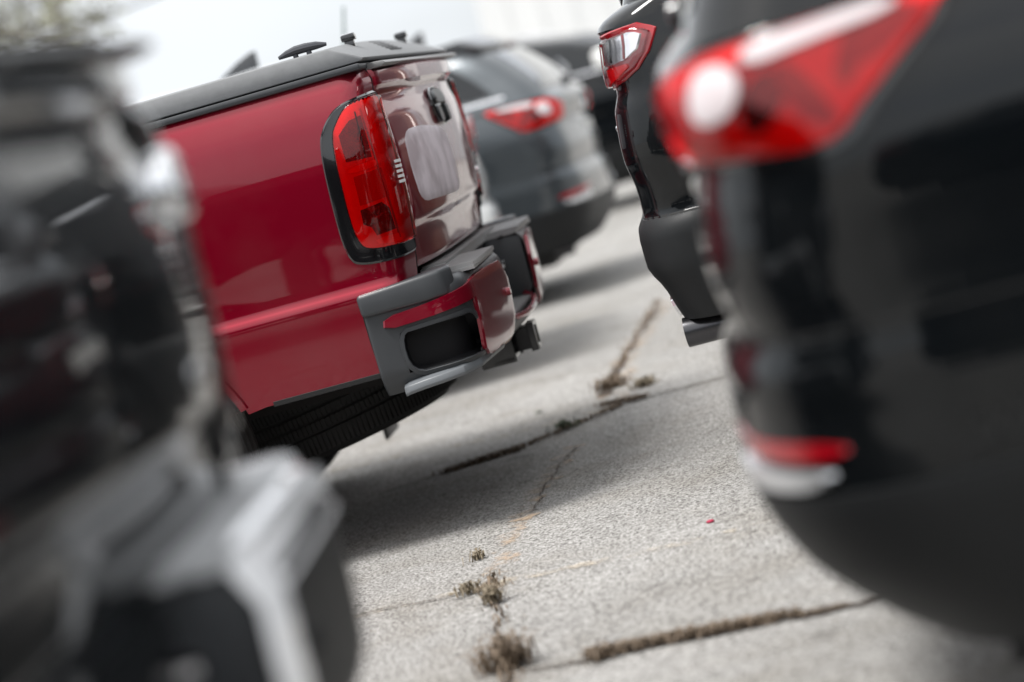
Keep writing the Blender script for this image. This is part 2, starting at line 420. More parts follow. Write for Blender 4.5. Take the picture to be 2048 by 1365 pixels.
# ------------------------------------------------------------------ setting: ground, sky is the world
def ground_material():
    m = bpy.data.materials.new('aggregate_asphalt'); m.use_nodes = True; t = m.node_tree; b = t.nodes['Principled BSDF']
    b.inputs['Roughness'].default_value = .8; b.inputs['Specular IOR Level'].default_value = .35
    L = t.links.new; c = t.nodes.new('ShaderNodeTexCoord')
    def noise(s, d=3, r=.5, dist=0):
        n = t.nodes.new('ShaderNodeTexNoise'); n.inputs['Scale'].default_value = s; n.inputs['Detail'].default_value = d; n.inputs['Roughness'].default_value = r; n.inputs['Distortion'].default_value = dist
        L(c.outputs['Object'], n.inputs['Vector']); return n.outputs[0]
    def ramp(src, stops):
        r = t.nodes.new('ShaderNodeValToRGB'); e = r.color_ramp.elements
        while len(e) < len(stops): e.new(.5)
        for q, (p, col) in zip(e, stops): q.position = p; q.color = (*col, 1)
        L(src, r.inputs[0]); return r.outputs[0]
    def mixc(f, a, bb, mode='MIX'):
        n = t.nodes.new('ShaderNodeMix'); n.data_type = 'RGBA'; n.blend_type = mode
        for k, v in ((0, f), (6, a), (7, bb)):
            if isinstance(v, (float, int)): n.inputs[k].default_value = v
            elif isinstance(v, tuple): n.inputs[k].default_value = (*v, 1)
            else: L(v, n.inputs[k])
        return n.outputs[2]
    big = ramp(noise(.9, 5, .6), [(.3, (.30, .298, .292)), (.7, (.385, .382, .376))])
    vor = t.nodes.new('ShaderNodeTexVoronoi'); vor.inputs['Scale'].default_value = 140; L(c.outputs['Object'], vor.inputs['Vector'])
    stone = ramp(vor.outputs['Color'], [(0, (.45, .43, .41)), (.35, (.85, .84, .82)), (.75, (1.15, 1.14, 1.12)), (1, (1.35, 1.34, 1.32))])
    base = mixc(1.0, big, stone, 'MULTIPLY')
    pits = ramp(noise(130, 3, .6), [(.40, (0, 0, 0)), (.47, (1, 1, 1))])
    base = mixc(pits, mixc(1.0, base, (.22, .21, .20), 'MULTIPLY'), base)
    fine = ramp(noise(330, 2, .6), [(.34, (.45, .44, .43)), (.5, (1, 1, 1)), (.68, (1.2, 1.2, 1.2))])
    base = mixc(1.0, base, fine, 'MULTIPLY')
    stain = ramp(noise(2.4, 6, .65, .4), [(.46, (1, 1, 1)), (.72, (.80, .775, .735))])
    base = mixc(1.0, base, stain, 'MULTIPLY')
    drips = ramp(noise(5.5, 3, .45, .2), [(.66, (1, 1, 1)), (.74, (.62, .61, .60))])
    base = mixc(1.0, base, drips, 'MULTIPLY')
    L(base, b.inputs['Base Color'])
    bp = t.nodes.new('ShaderNodeBump'); bp.inputs['Strength'].default_value = .8; bp.inputs['Distance'].default_value = .004
    L(noise(150, 4, .6), bp.inputs['Height']); L(bp.outputs[0], b.inputs['Normal'])
    return m
M_GROUND = ground_material()
gx = sorted(set([-400, -120, -40, -14] + list(np.round(np.arange(-6, 4.01, .1), 3)) + [12, 40, 120, 400]))
gy = sorted(set([-200, -60, -15, -3] + list(np.round(np.arange(0, 14.01, .1), 3)) + [20, 35, 60, 120, 600]))
V = []
for y in gy:
    for x in gx:
        z = -.055 * min(1, max(0, (y - 9) / 4))
        if -6 < x < 4 and 0 < y < 14:      # the asphalt is a little uneven
            z += (.004 * math.sin(x * 2.1 + 1) * math.sin(y * 1.7) + .003 * math.sin(x * 5.3 + y * 3.1)) * min(1, (x + 6) * 2, (4 - x) * 2, y * 2, (14 - y) * 2)
        V.append((x, y, z))
n = len(gx); Fs = [(j * n + i, j * n + i + 1, (j + 1) * n + i + 1, (j + 1) * n + i) for j in range(len(gy) - 1) for i in range(n - 1)]
g = link('ground', mesh(V, Fs), M_GROUND, sharp=None); tag(g, 'pale speckled worn asphalt of the car park', kind='structure')
def gz(x, y): return -.055 * min(1, max(0, (y - 9) / 4)) + .004 * math.sin(x * 2.1 + 1) * math.sin(y * 1.7) + .003 * math.sin(x * 5.3 + y * 3.1)

M_CRACK = mat('crack_dirt', (.055, .042, .032), .95, bump=(160, 1, .006), var=.5, vscale=60)
M_SAND = mat('sand_fill', (.42, .34, .25), .95, bump=(200, .6, .003), var=.3, vscale=40)
def worn(name, col, lo, hi, scale=14):
    m = bpy.data.materials.new(name); m.use_nodes = True; t = m.node_tree; b = t.nodes['Principled BSDF']; b.inputs['Roughness'].default_value = .8
    b.inputs['Base Color'].default_value = (*col, 1)
    c = t.nodes.new('ShaderNodeTexCoord'); nn = t.nodes.new('ShaderNodeTexNoise'); nn.inputs['Scale'].default_value = scale; nn.inputs['Detail'].default_value = 8; nn.inputs['Roughness'].default_value = .75
    r = t.nodes.new('ShaderNodeMapRange'); r.inputs[1].default_value = lo; r.inputs[2].default_value = hi
    t.links.new(c.outputs['Object'], nn.inputs['Vector']); t.links.new(nn.outputs[0], r.inputs[0]); t.links.new(r.outputs[0], b.inputs['Alpha']); return m
M_LINE = worn('worn_line_paint', (.50, .43, .33), .48, .78)
M_TAN = worn('tan_dust', (.45, .34, .24), .48, .70, 9)
def ribbon(pts, wfn, z, mb, step=.02, jit=.3):
    P = [np.array(p, float) for p in pts]; o = []
    for a, b in zip(P[:-1], P[1:]):
        k = max(1, int(np.linalg.norm(b - a) / step)); o += [a + (b - a) * q / k for q in range(k)]
    o.append(P[-1]); V = []; Fs = []; off = 0
    for i, q in enumerate(o):
        d = o[min(i + 1, len(o) - 1)] - o[max(i - 1, 0)]; d = d / (np.linalg.norm(d) + 1e-9); e = np.array([-d[1], d[0]])
        s = i / (len(o) - 1); off = off * .8 + RNG.normal(0, .004) * jit / .3; ww = wfn(s) * (1 + RNG.uniform(-jit, jit))
        for sg in (-1, 1):
            r = q + e * (off + sg * ww / 2); V.append((r[0], r[1], z + gz(r[0], r[1])))
    for i in range(len(o) - 1): Fs.append((2 * i, 2 * i + 2, 2 * i + 3, 2 * i + 1))
    mb.add(V, Fs); return o
# cracks and joints of the asphalt
ck = MB()
gp = lambda *a: tuple(ground(*a)[:2])
crackA = [gp(760, 992), gp(870, 955), gp(990, 910), gp(1130, 855), gp(1260, 805), gp(1400, 768), (0.5, 8.05), (3, 7.9)]
crackB = [gp(1040, 1345), gp(1180, 1318), gp(1350, 1280), gp(1560, 1240), gp(1700, 1215), (.8, 4.5), (3, 4.4)]
crackC = [gp(1318, 600), gp(1275, 670), gp(1235, 740), gp(1215, 790)]
crackD = [gp(1150, 895), gp(1100, 965), gp(1060, 1030)]
crackE = [gp(985, 1150), gp(1000, 1250), gp(1020, 1340), gp(1030, 1460)]
crackF = [(-3.5, 11.35), gp(1060, 640), gp(1290, 572), (1.5, 11.0)]
ribbon(crackA, lambda s: .008 + .010 * math.exp(-((s - .12) / .10) ** 2) + .02 * math.exp(-((s - .3) / .06) ** 2), .005, ck)
ribbon(crackB, lambda s: .004 + .018 * math.exp(-((s - .15) / .14) ** 2), .005, ck)
ribbon(crackC, lambda s: .008 + .04 * s * s, .005, ck)
ribbon(crackD, lambda s: .004, .005, ck); ribbon(crackE, lambda s: .005, .005, ck)
ribbon(crackF, lambda s: .008, .005, ck)
ribbon([(-4, 5.62), gp(773, 1222), gp(985, 1175)], lambda s: .006, .005, ck)
ribbon([(-4, 2.8), (-.5, 2.75), (3, 2.7)], lambda s: .012, .005, ck)
o = ck.build('asphalt_cracks', M_CRACK, sharp=None); tag(o, 'dark dirt filled cracks and joints running across the pale asphalt', kind='structure')
ln = MB()
ribbon([(-6.5, 8.42), gp(711, 936), gp(1000, 872), gp(1216, 816), gp(1240, 806)], lambda s: .075, .0038, ln, jit=.1)
ribbon([(-6.5, 5.66), gp(773, 1222), gp(1000, 1165), gp(1300, 1105), gp(1510, 1058), (.9, 5.45), (5.5, 5.2)], lambda s: .05, .0038, ln, jit=.15)
ribbon([(.6, 8.15), (5.5, 8.0)], lambda s: .07, .0038, ln, jit=.1)
ribbon([(-6.5, 2.95), (-1.5, 2.9)], lambda s: .07, .0038, ln, jit=.1); ribbon([(-6.5, 13.6), (-1.2, 13.5)], lambda s: .07, .0038, ln, jit=.1)
o = ln.build('stall_lines', M_LINE, sharp=None); tag(o, 'worn yellowish parking stall lines on the asphalt', kind='structure')
tn = MB()
ribbon([gp(1150, 890), gp(1100, 965), gp(1050, 1030), gp(985, 1170)], lambda s: .07, .0022, tn, jit=.4)
ribbon([gp(1330, 590), gp(1260, 700), gp(1225, 800)], lambda s: .10, .0022, tn, jit=.4)
ribbon([gp(950, 1180), gp(1010, 1165)], lambda s: .07, .0026, tn, jit=.4)
o = tn.build('dust_patches', M_TAN, sharp=None); tag(o, 'tan dust along the cracks of the asphalt', kind='structure')

# weeds and dry grass
def leafmat(name, col): return mat(name, col, .7, var=.35, vscale=30)
M_DRY = leafmat('dry_grass', (.15, .11, .075)); M_GRN = leafmat('green_weed', (.08, .10, .055)); M_OLV = leafmat('olive_weed', (.19, .155, .105))
def tuft(mb, x, y, n, h, spread, lean=.9):
    for _ in range(n):
        a = RNG.uniform(0, 6.28); r = abs(RNG.normal(0, spread)); bx, by = x + r * math.cos(a), y + r * math.sin(a); b = RNG.uniform(0, 6.28)
        hh = h * RNG.uniform(.3, 1); l = RNG.uniform(.2, lean) * hh * 1.6; wd = RNG.uniform(.0012, .003)
        dx, dy = math.cos(b), math.sin(b); px, py = -dy * wd, dx * wd
        m_ = (bx + dx * l * .4, by + dy * l * .4, hh * .75 + .003); t_ = (bx + dx * l, by + dy * l, hh * RNG.uniform(.5, 1))
        mb.add([(bx - px, by - py, .0), (bx + px, by + py, .0), (m_[0] + px, m_[1] + py, m_[2]), (m_[0] - px, m_[1] - py, m_[2]), t_], [(0, 1, 2, 3), (3, 2, 4)])
def along(mb, pts, n, h, spread, k=4, rng=(0, 1)):
    P = [np.array(p) for p in pts]; d = [0]
    for a, b in zip(P[:-1], P[1:]): d.append(d[-1] + np.linalg.norm(b - a))
    for _ in range(n):
        s = RNG.uniform(*rng) * d[-1]; i = min(np.searchsorted(d, s), len(P) - 1); i = max(i, 1); f = (s - d[i - 1]) / (d[i] - d[i - 1]); q = P[i - 1] + (P[i] - P[i - 1]) * f
        tuft(mb, q[0], q[1], k, h, spread)
dg = MB()
along(dg, [gp(890, 948), gp(1040, 900)], 170, .022, .018); along(dg, [gp(1040, 898), gp(1240, 812)], 90, .015, .012)
along(dg, [gp(1205, 812), gp(1290, 795)], 90, .018, .02)
along(dg, [gp(1180, 1315), gp(1350, 1280), gp(1600, 1232)], 320, .022, .013); along(dg, crackC, 90, .02, .02)
along(dg, [gp(1600, 1232), gp(1700, 1213)], 40, .01, .008); along(dg, crackE, 50, .02, .02)
o = dg.build('dry_grass', M_DRY, sharp=None); tag(o, 'short dry brown grass growing in the cracks of the asphalt', 'grass', kind='stuff')
def weed(px, py, n, h, sp, m, label, px2=None):
    p = gp(px, py); mb = MB()
    tuft(mb, 0, 0, n, h, sp)
    for _ in range(n // 3):                      # small leaves
        a = RNG.uniform(0, 6.28); r = abs(RNG.normal(0, sp)); z = RNG.uniform(.2, 1) * h; s = RNG.uniform(.004, .010); b = RNG.uniform(0, 6.28)
        x, y = r * math.cos(a), r * math.sin(a); mb.add([(x, y, z), (x + s * math.cos(b), y + s * math.sin(b), z + s * .5), (x + s * 1.8 * math.cos(b + .4), y + s * 1.8 * math.sin(b + .4), z), (x + s * math.cos(b + .9), y + s * math.sin(b + .9), z - s * .2)], [(0, 1, 2, 3)])
    o = mb.build('weed_plant', m, sharp=None); o.location = (p[0], p[1], .002); tag(o, label, 'weed', 'weeds growing in the asphalt cracks')
weed(1225, 775, 420, .045, .030, M_DRY, 'biggest dry brown weed clump, where two cracks meet in the middle distance')
weed(1290, 772, 200, .03, .026, M_OLV, 'low olive brown weed just right of the biggest dry brown clump')
weed(1130, 858, 90, .03, .025, M_GRN, 'small green weed halfway along the long crack beyond the shadow')
weed(1015, 1335, 320, .07, .03, M_DRY, 'brown upright weed at the bottom edge of the photo')
weed(938, 1190, 60, .035, .02, M_OLV, 'small olive weed beside the pale patch on the nearer stall line')
weed(958, 1120, 40, .03, .018, M_OLV, 'thin olive sprig growing beyond the nearer stall line')
weed(990, 1205, 90, .05, .016, M_OLV, 'olive weed growing in the crack just on this side of the nearer stall line')
weed(1200, 1318, 140, .03, .017, M_DRY, 'dry brown tuft at the left end of the nearest grassy crack')
p = gp(1422, 1048); mb = MB(); mb.add(*lathe([(.0005, 0), (.009, .001), (.011, .004), (.006, .007), (.0005, .006)], 10, 'z'))
o = mb.build('petal', mat('pink_petal', (.35, .01, .05), .5), sharp=None); o.location = (p[0], p[1], .003); tag(o, 'tiny dark pink petal lying on the asphalt by the black car', 'petal')
p = gp(1078, 828); mb = MB(); tuft(mb, 0, 0, 14, .012, .008); o = mb.build('green_sprig', M_GRN, sharp=None); o.location = (p[0], p[1], .002); tag(o, 'tiny lone green sprig on bare asphalt near the pickup hitch', 'sprig')
pb = MB()
for _ in range(500):
    x, y, s = RNG.uniform(-2.4, .2), RNG.uniform(4.2, 9), RNG.uniform(.001, .0038)
    pb.add([(x - s, y, gz(x, y)), (x, y - s, gz(x, y)), (x + s, y, gz(x, y)), (x, y + s * .8, gz(x, y)), (x, y, gz(x, y) + s * 1.1)], [(0, 1, 4), (1, 2, 4), (2, 3, 4), (3, 0, 4)])
o = pb.build('grit', mat('grit_stone', (.2, .18, .16), .9, var=.5, vscale=5), sharp=None); tag(o, 'loose grit scattered over the asphalt', 'grit', kind='stuff')

# ------------------------------------------------------------------ pickup
def square_holes(S, regions):
    def skip(c):
        for x0, x1, y0, y1, z0, z1 in regions:
            if x0 < c[0] < x1 and y0 < abs(c[1]) < y1 and z0 < c[2] < z1: return True
        return False
    return skip
def pickup(label, loc, rz, P, strip_m, cfg, name='pickup_truck'):
    TM = M_BLK if cfg.get('chrome') else M_TON
    SH = mat('grey_trim', (.55, .56, .57), .42, .0) if cfg.get('chrome') else M_CLADL
    T = thing(name, label, 'pickup truck', loc, rz)
    PT = [(.49, -.03), (.72, -.02), (.80, -.014), (.85, -.004), (.868, .010), (1.0, .020), (1.15, .014), (1.222, .002), (1.238, .006), (1.252, .022), (1.285, .024), (1.30, .014)]
    PB = [(.49, -.03), (.72, -.016), (.80, -.004), (.95, .008), (1.1, .012), (1.22, .010), (1.27, .014), (1.30, .004)]
    B, BT = [Surf(pp, [(.3, -1.60)], [(.49, .914), (.58, .928), (.69, .936), (.715, .938), (.745, .926), (.9, .932), (1.05, .934), (1.18, .925), (1.26, .908), (1.30, .892)] if not cfg.get('chrome') else [(.49, .895), (.58, .918), (.69, .936), (.9, .93), (1.08, .932), (1.15, .926), (1.21, .90), (1.26, .88), (1.30, .875)],
             [(.49, .06), (1.0, .07), (1.3, .06)], cr=.058, rf=.03, cf=.0, pw=3) for pp in (PB, PT)]
    zs = list(np.linspace(.49, .69, 9)) + [.70, .71, .72, .73, .74, .75] + list(np.linspace(.77, 1.22, 22)) + [1.235, 1.245, 1.255, 1.27, 1.285, 1.295, 1.30]
    B.skin(zs, 54, arches=(-1.02,), ra=.44, zw=.37, cap=.0, skip=square_holes(B, [(-.11, .2, -1, .772, .72, 1.4), (-.185, .3, .6, 1.1, .3, .685)])).build('bed', P, T)
    # tailgate
    tg = BT.panel(-.768, .768, .738, 1.300, .001, 60, 60).build('tailgate', P, T)
    MB().add(*box(-.16, -.11, -.79, .79, .60, 1.29)).build('tailgate_gap', M_GAP, T)
    MB().add(*B.strip([(B.ty(.771, .74), .74), (B.ty(.771, 1.0), 1.0), (B.ty(.771, 1.30), 1.30)], .006, .0008)).build('panel_gap', M_GAP, T)
    MB().add(*B.strip([(B.ty(.771, .74), .74), (B.ty(.771, 1.0), 1.0), (B.ty(.771, 1.30), 1.30)], .006, .0008, -1)).build('panel_gap', M_GAP, T)
    if cfg.get('handle', 1):
        c = -B.ty(0, 1.15) * 0
        def rp(pts): return [(B.ty(abs(y), z) if y >= 0 else -(B.hw(z) - B.rc(z)) - y * -1 - 0, z) for y, z in pts]
        # rear-centre outlines are built directly in y,z
        def plate(pts, prof, m, nm, parent):
            p = [np.array(q, float) for q in pts]
            for _ in range(2):
                o = []
                for i in range(len(p)):
                    a, b = p[i], p[(i + 1) % len(p)]; o += [a * .78 + b * .22, a * .22 + b * .78]
                p = o
            c = sum(p) / len(p); V = []; Fs = []; n = len(p)
            for f, off in prof:
                for q in p:
                    r = c + (q - c) * f; sg = 1 if r[0] >= 0 else -1; t = BT.ty(abs(r[0]), r[1]); V.append(BT.P(t, r[1], sg) + np.array([off, 0, 0]))
            for j in range(len(prof) - 1):
                for i in range(n): Fs.append((j * n + i, j * n + (i + 1) % n, (j + 1) * n + (i + 1) % n, (j + 1) * n + i))
            Fs.append(tuple((len(prof) - 1) * n + i for i in range(n)))
            return MB().add(V, Fs).build(nm, m, parent)
        hb = plate([(-.13, 1.095), (.13, 1.095), (.135, 1.215), (-.135, 1.215)], [(1, -.004), (1, .009), (.95, .013), (.9, .011), (.86, .004), (.3, .002)], M_GLOSSB, 'handle', tg)
        plate([(-.112, 1.160), (.112, 1.160), (.116, 1.207), (-.116, 1.207)], [(1, .0), (1, .016), (.92, .020), (.5, .021)], mat('handle_plastic', (.03, .032, .035), .35), 'handle_upper', hb)
        plate([(-.112, 1.103), (-.035, 1.103), (-.035, 1.155), (-.112, 1.155)], [(1, .0), (1, .014), (.9, .017)], mat('handle_plastic', (.03, .032, .035), .35), 'handle_grip', hb)
        plate([(.06, 1.103), (.112, 1.103), (.112, 1.155), (.06, 1.155)], [(1, .0), (1, .014), (.9, .017)], mat('handle_plastic', (.03, .032, .035), .35), 'handle_grip', hb)
        plate([(.60, .905), (.66, .905), (.66, .93), (.60, .93)], [(1, -.001), (1, .005), (.8, .007)], M_CHR, 'badge', tg)
        if cfg.get('overlay', 0):
            plate([(-.66, .905), (-.45, .90), (-.10, .89), (.0, .90), (.0, 1.02), (-.04, 1.09), (-.45, 1.115), (-.66, 1.11), (-.69, 1.0)], [(1, .0010), (.98, .0022), (.8, .0022), (.6, .0022), (.4, .0022), (.2, .0022), (.02, .0022)], cfg['overlay'], 'pale_overlay', tg)  # added pale patch imitating what looks like a blurred reflection
        # top cap of the tailgate
        MB().add(*prism([(-.05, 1.296), (.004, 1.296), (.018, 1.303), (.010, 1.311), (-.05, 1.316)], -.768, .768, 'y')).build('tailgate_cap', M_BLK if cfg.get('chrome') else mat('cap_plastic', (.20, .20, .20), .4, var=.1, vscale=20), tg, bevel=.002)
    # tail lamps
    for sg in (-1, 1):
        LR, LBR, LMID, LNS = (M_LD, M_LD, M_LD, L_SMK) if cfg.get('chrome') else (M_LR, mat('bright_red', (1, .03, .02), .2, coat=1), mat('mid_red', (.55, .004, .008), .15, coat=1), L_RED)
        if cfg['lamp'] == 'tall':
            px = lambda pts: poly_xz(B, pts)
            bz = MB().add(*B.fan(px([('y', .775, .787), ('y', .775, .80), ('y', .775, 1.0), ('y', .775, 1.22), ('y', .776, 1.238), ('y', .82, 1.240), ('x', -.115, 1.228), ('x', -.165, 1.190), ('x', -.200, 1.13), ('x', -.210, .95), ('x', -.210, .83), ('x', -.180, .787)]),
                                  [(1, -.004), (1, .004), (.975, .008), (.9, .006)], sg, it=3)).build('tail_lamp', M_GLOSSB, T)
            core = [('y', .778, .820), ('y', .778, .83), ('y', .778, 1.0), ('y', .778, 1.215), ('y', .779, 1.231), ('x', -.085, 1.229), ('x', -.130, 1.190), ('x', -.164, 1.140), ('x', -.172, .95), ('x', -.170, .862), ('x', -.145, .822)]
            MB().add(*B.fan(px(core), [(.99, .003), (.98, .007)], sg, it=3)).build('reflector', LR, bz)
            MB().add(*B.fan(px([('x', -.072, 1.068), ('x', -.072, 1.182), ('x', -.10, 1.176), ('x', -.136, 1.145), ('x', -.136, 1.072)]), [(1, .007), (1, .009)], sg, it=0)).build('upper_chamber', mat('chamber', (.16, .004, .01), .12, .3, coat=1, bump=(260, .8, .003), var=.8, vscale=60), bz)
            MB().add(*B.strip(px([('x', -.086, 1.07), ('x', -.082, 1.195)]), .003, .010, sg)).build('filament', M_GAP, bz)
            MB().add(*B.fan(px([('x', -.060, 1.042), ('x', -.060, 1.060), ('x', -.135, 1.054), ('x', -.138, 1.038)]), [(1, .007), (1, .011)], sg, it=1)).build('ledge', LBR, bz)
            MB().add(*B.fan(px([('x', -.060, .955), ('x', -.060, 1.034), ('x', -.128, 1.028), ('x', -.132, .950)]), [(1, .007), (.985, .0095), (.97, .0085)], sg, it=0)).build('middle_chamber', LMID, bz)
            MB().add(*B.fan(px([('x', -.068, .866), ('x', -.068, .925), ('x', -.08, .945), ('x', -.135, .938), ('x', -.138, .90), ('x', -.118, .886), ('x', -.112, .862)]), [(1, .007), (1, .009)], sg, it=0)).build('lower_bowl', mat('bowl', (.14, .003, .008), .12, .5, coat=1, bump=(45, 1, .008), var=.9, vscale=22), bz)
            MB().add(*B.fan(px([('x', -.058, .832), ('x', -.058, .852), ('x', -.120, .856), ('x', -.110, .834)]), [(1, .007), (1, .011)], sg, it=1)).build('glow_ledge', LBR, bz)
            rv = MB()
            for k in range(5):
                z = .978 + k * .014
                rv.add(*B.fan(px([('y', .785, z), ('y', .785, z + .008), ('y', .838, z + .009), ('y', .838, z + .001)]), [(1, .016), (.96, .0185)], sg, it=0))
            MB().add(*B.strip([(q, z) for q, z in px([('x', -.066, .84), ('x', -.066, 1.03), ('x', -.070, 1.2)])], .004, .012, sg)).build('lens_rib', mat('red_rib', (.5, .1, .1), .05, coat=1), bz)
            MB().add(*B.fan(px(core), [(1, .003), (.992, .012), (.975, .016), (.94, .0175), (.6, .018)], sg, it=3)).build('lens', LNS, bz)
            if not cfg.get('chrome'): rv.build('reverse_or_glint', M_LWH, bz)
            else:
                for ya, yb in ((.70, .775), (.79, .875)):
                    MB().add(*B.fan(px([('y', ya, 1.095), ('y', ya, 1.175), ('y', yb, 1.185), ('y', yb, 1.085)]), [(1, -.002), (1, .018), (.9, .026), (.6, .030)], sg, it=2)).build('reverse_or_glint', M_CHR, bz)  # chrome blobs added for the bright glints at the lamp corner
    # rail trim and tonneau
    for sg in (-1, 1):
        v, f = prism([(-1.6, 0), (-.02, 0), (-.02, .016), (-1.6, .016)], 0, 1, 'y')
        MB().add(*box(-1.6, -.035, sg * .70, sg * .897, 1.300, 1.318)).build('rail_trim', M_BLK if cfg.get('chrome') else M_CLADL, T, bevel=.006)
    MB().add(*box(-1.58, -.07, -.845, .845, 1.316, 1.335)).build('seal', M_GAP, T)
    if cfg.get('tonneau', 1):
        tn = MB()
        hy = .862
        v = []; prof = [(-1.60, 1.335), (-.012, 1.327), (-.004, 1.335), (-.115, 1.392), (-.35, 1.388), (-1.60, 1.388)]
        # slab with sides leaning in and a sloping rear wedge
        low = [(-1.60, -hy, 1.325), (-.03, -hy, 1.322), (-.03, hy, 1.322), (-1.60, hy, 1.325)]
        low2 = [(-1.60, -hy, 1.330), (-.022, -hy, 1.330), (-.022, hy, 1.330), (-1.60, hy, 1.330)]
        V = []; ys = [-hy + k * hy / 6 for k in range(13)]
        for i, y in enumerate(ys):
            c = 1 - (y / hy) ** 2; yi = max(-hy + .012, min(hy - .012, y))
            V += [(-1.60, y, 1.325), (-.03, y, 1.322), (-.022, y, 1.330), (-.115, yi, 1.378 + .018 * c), (-.40, yi, 1.379 + .022 * c), (-1.60, yi, 1.379 + .022 * c)]
        Fs = [(i * 6 + k, i * 6 + (k + 1) % 6, i * 6 + 6 + (k + 1) % 6, i * 6 + 6 + k) for i in range(12) for k in range(6)] + [tuple(range(6)), tuple(range(72, 78))]
        tn.add(V, Fs); to = tn.build('tonneau_cover', TM, T, bevel=.004)
        for yy in (-.50, .50):
            kn = MB().add(*box(-.122, -.094, yy - .011, yy + .011, 1.37, 1.398)); kn.add(*box(-.128, -.088, yy - .018, yy + .018, 1.396, 1.414)); k = kn.build('latch_knob', M_GLOSSB, to, bevel=.003)
            MB().add(*box(-.125, -.091, yy - .015, yy + .015, 1.4142, 1.417)).build('knob_cap', M_SATIN, k, bevel=.001)
        gp_ = MB()
        for i in range(14):
            for j in range(6):
                x, y = -.110 + j * .011, -.17 + i * .016; zq = 1.392 - (x + .115) * .66; gp_.add(*box(x, x + .006, y, y + .009, zq - .008, zq + .0012))
        gp_.build('grip_pad', M_CLAD, to)
        cl = MB().add(*tube([(-.255, -.815, 1.391), (-.230, -.815, 1.396), (-.205, -.815, 1.399), (-.175, -.815, 1.399), (-.145, -.815, 1.397), (-.118, -.815, 1.393)], [.005, .010, .013, .013, .011, .005], 10))
        for x in (-.208, -.170): cl.add(*tube([(x, -.815, 1.370), (x, -.815, 1.395)], [.008, .007], 10))
        c_ = cl.build('tie_down_cleat', mat('cleat_metal', (.06, .062, .07), .35, .6), to)
        for x in (-.208, -.170): MB().add(*lathe([(.001, 0), (.005, 0), (.005, .002), (.001, .002)], 10, 'z', (x, -.815, 1.4085))).build('bolt', M_SATIN, c_)
    for sg in (-1, 1):
        MB().add(*B.strip(poly_xz(B, [('x', -.207, .50), ('x', -.208, .60), ('x', -.206, .715)]), .009, .0012, sg)).build('bumper_gap', M_GAP, T)  # dark ribbon for the gap and the contact shadow beside the bumper
    # bumper
    cfgb = cfg.get('bump', {})
    S2 = Surf([(.43, .10), (.455, .145), (.48, .158), (.66, .168), (.69, .160), (.702, .145)], [(.3, -.165)],
              [(.43, .90), (.46, .925), (.5, .937), (.68, .937), (.702, .925)], [(.43, .10), (.7, .10)], cr=.045, rf=.01, cf=0)
    zz = [.43, .442, .455, .467, .48] + list(np.linspace(.49, .665, 20)) + [.672, .68, .688, .695, .702]
    sk = square_holes(S2, [(.0, .3, -1, .345, .49, .8), (-.082, .125, .845, 1, .474, .590)])
    bp = S2.skin(zz, 26, cap=.0, skip=sk).build('bumper', M_CLADL, T)
    for sg in (-1, 1):
        fr = MB(); px = lambda pts: poly_xz(S2, pts)
        if cfg.get('chrome'):
            MB().add(*S2.strip(px([('x', .06, .684), ('y', .80, .686), ('y', .60, .688), ('y', .40, .688), ('y', .368, .675), ('y', .358, .60), ('y', .358, .45)]), .075, .014, sg, dens=.02)).build('chrome_strip', mat('chrome_trim', (.95, .96, .98), .35, .0, coat=1), bp)
            MB().add(*S2.fan(px([('y', .62, .54), ('y', .62, .61), ('y', .74, .61), ('y', .74, .54)]), [(1, -.002), (.9, .008)], sg, it=2)).build('bumper_reflector', M_SATIN, bp)
        oc = px([('x', -.085, .470), ('x', -.085, .594), ('x', -.02, .596), ('x', .06, .600), ('x', .117, .602), ('x', .122, .55), ('x', .122, .476), ('x', .03, .470)])
        MB().add(*S2.fan(oc, [(1.02, .002), (.985, -.010), (.95, -.030), (.6, -.034)], sg, it=2)).build('corner_step_recess', mat('matt_black', (.004, .004, .005), .6, spec=.2), bp)
        oc2 = [S2.frA(q) for q in S2.chaikin([S2.toA(q) for q in oc], 2)]; oc2 = oc2 + [oc2[0]]
        fr.add(*S2.strip(oc2, .014, .004, sg, dens=.015)); fr.build('recess_frame', M_CLADL, bp)
        # step lip sticking out under the recess
        V = []; Fs = []
        path = [(-.110, .440), (-.095, .444), (-.05, .449), (.0, .452), (.05, .456), (.095, .460), (.13, .466)]
        for i, (x, z) in enumerate(path):
            t = S2.tX(x, z); n_ = S2.nrm(t, z, sg); n_[2] = 0; n_ /= np.linalg.norm(n_); p = S2.P(t, z, sg); o_ = .032 * math.sin(math.pi * min(1, .25 + i / 7) ** 1) + .006
            for a, dz in ((-.01, -.022), (o_, -.020), (o_ + .004, -.012), (o_, .004), (-.01, .018)): V.append(p + n_ * a + np.array([0, 0, dz]))
        for i in range(len(path) - 1):
            for k in range(4): Fs.append((i * 5 + k, i * 5 + k + 1, i * 5 + 6 + k, i * 5 + 5 + k))
        Fs += [(0, 1, 2, 3, 4), tuple((len(path) - 1) * 5 + k for k in range(5))]
        MB().add(V, Fs).build('step_lip', mat('step_plastic', (.13, .14, .15), .38, bump=(900, .15, .0005)), bp, bevel=.002)
        # painted strip and painted rear face
        if not cfg.get('chrome'): MB().add(*S2.fan(px([('x', -.120, .608), ('x', -.112, .643), ('x', .0, .650), ('x', .10, .664), ('y', .80, .678), ('y', .80, .630), ('x', .10, .622), ('x', .0, .612)]), [(1, -.002), (1, .007), (.97, .0105)], sg, it=1)).build('painted_strip', strip_m, bp)
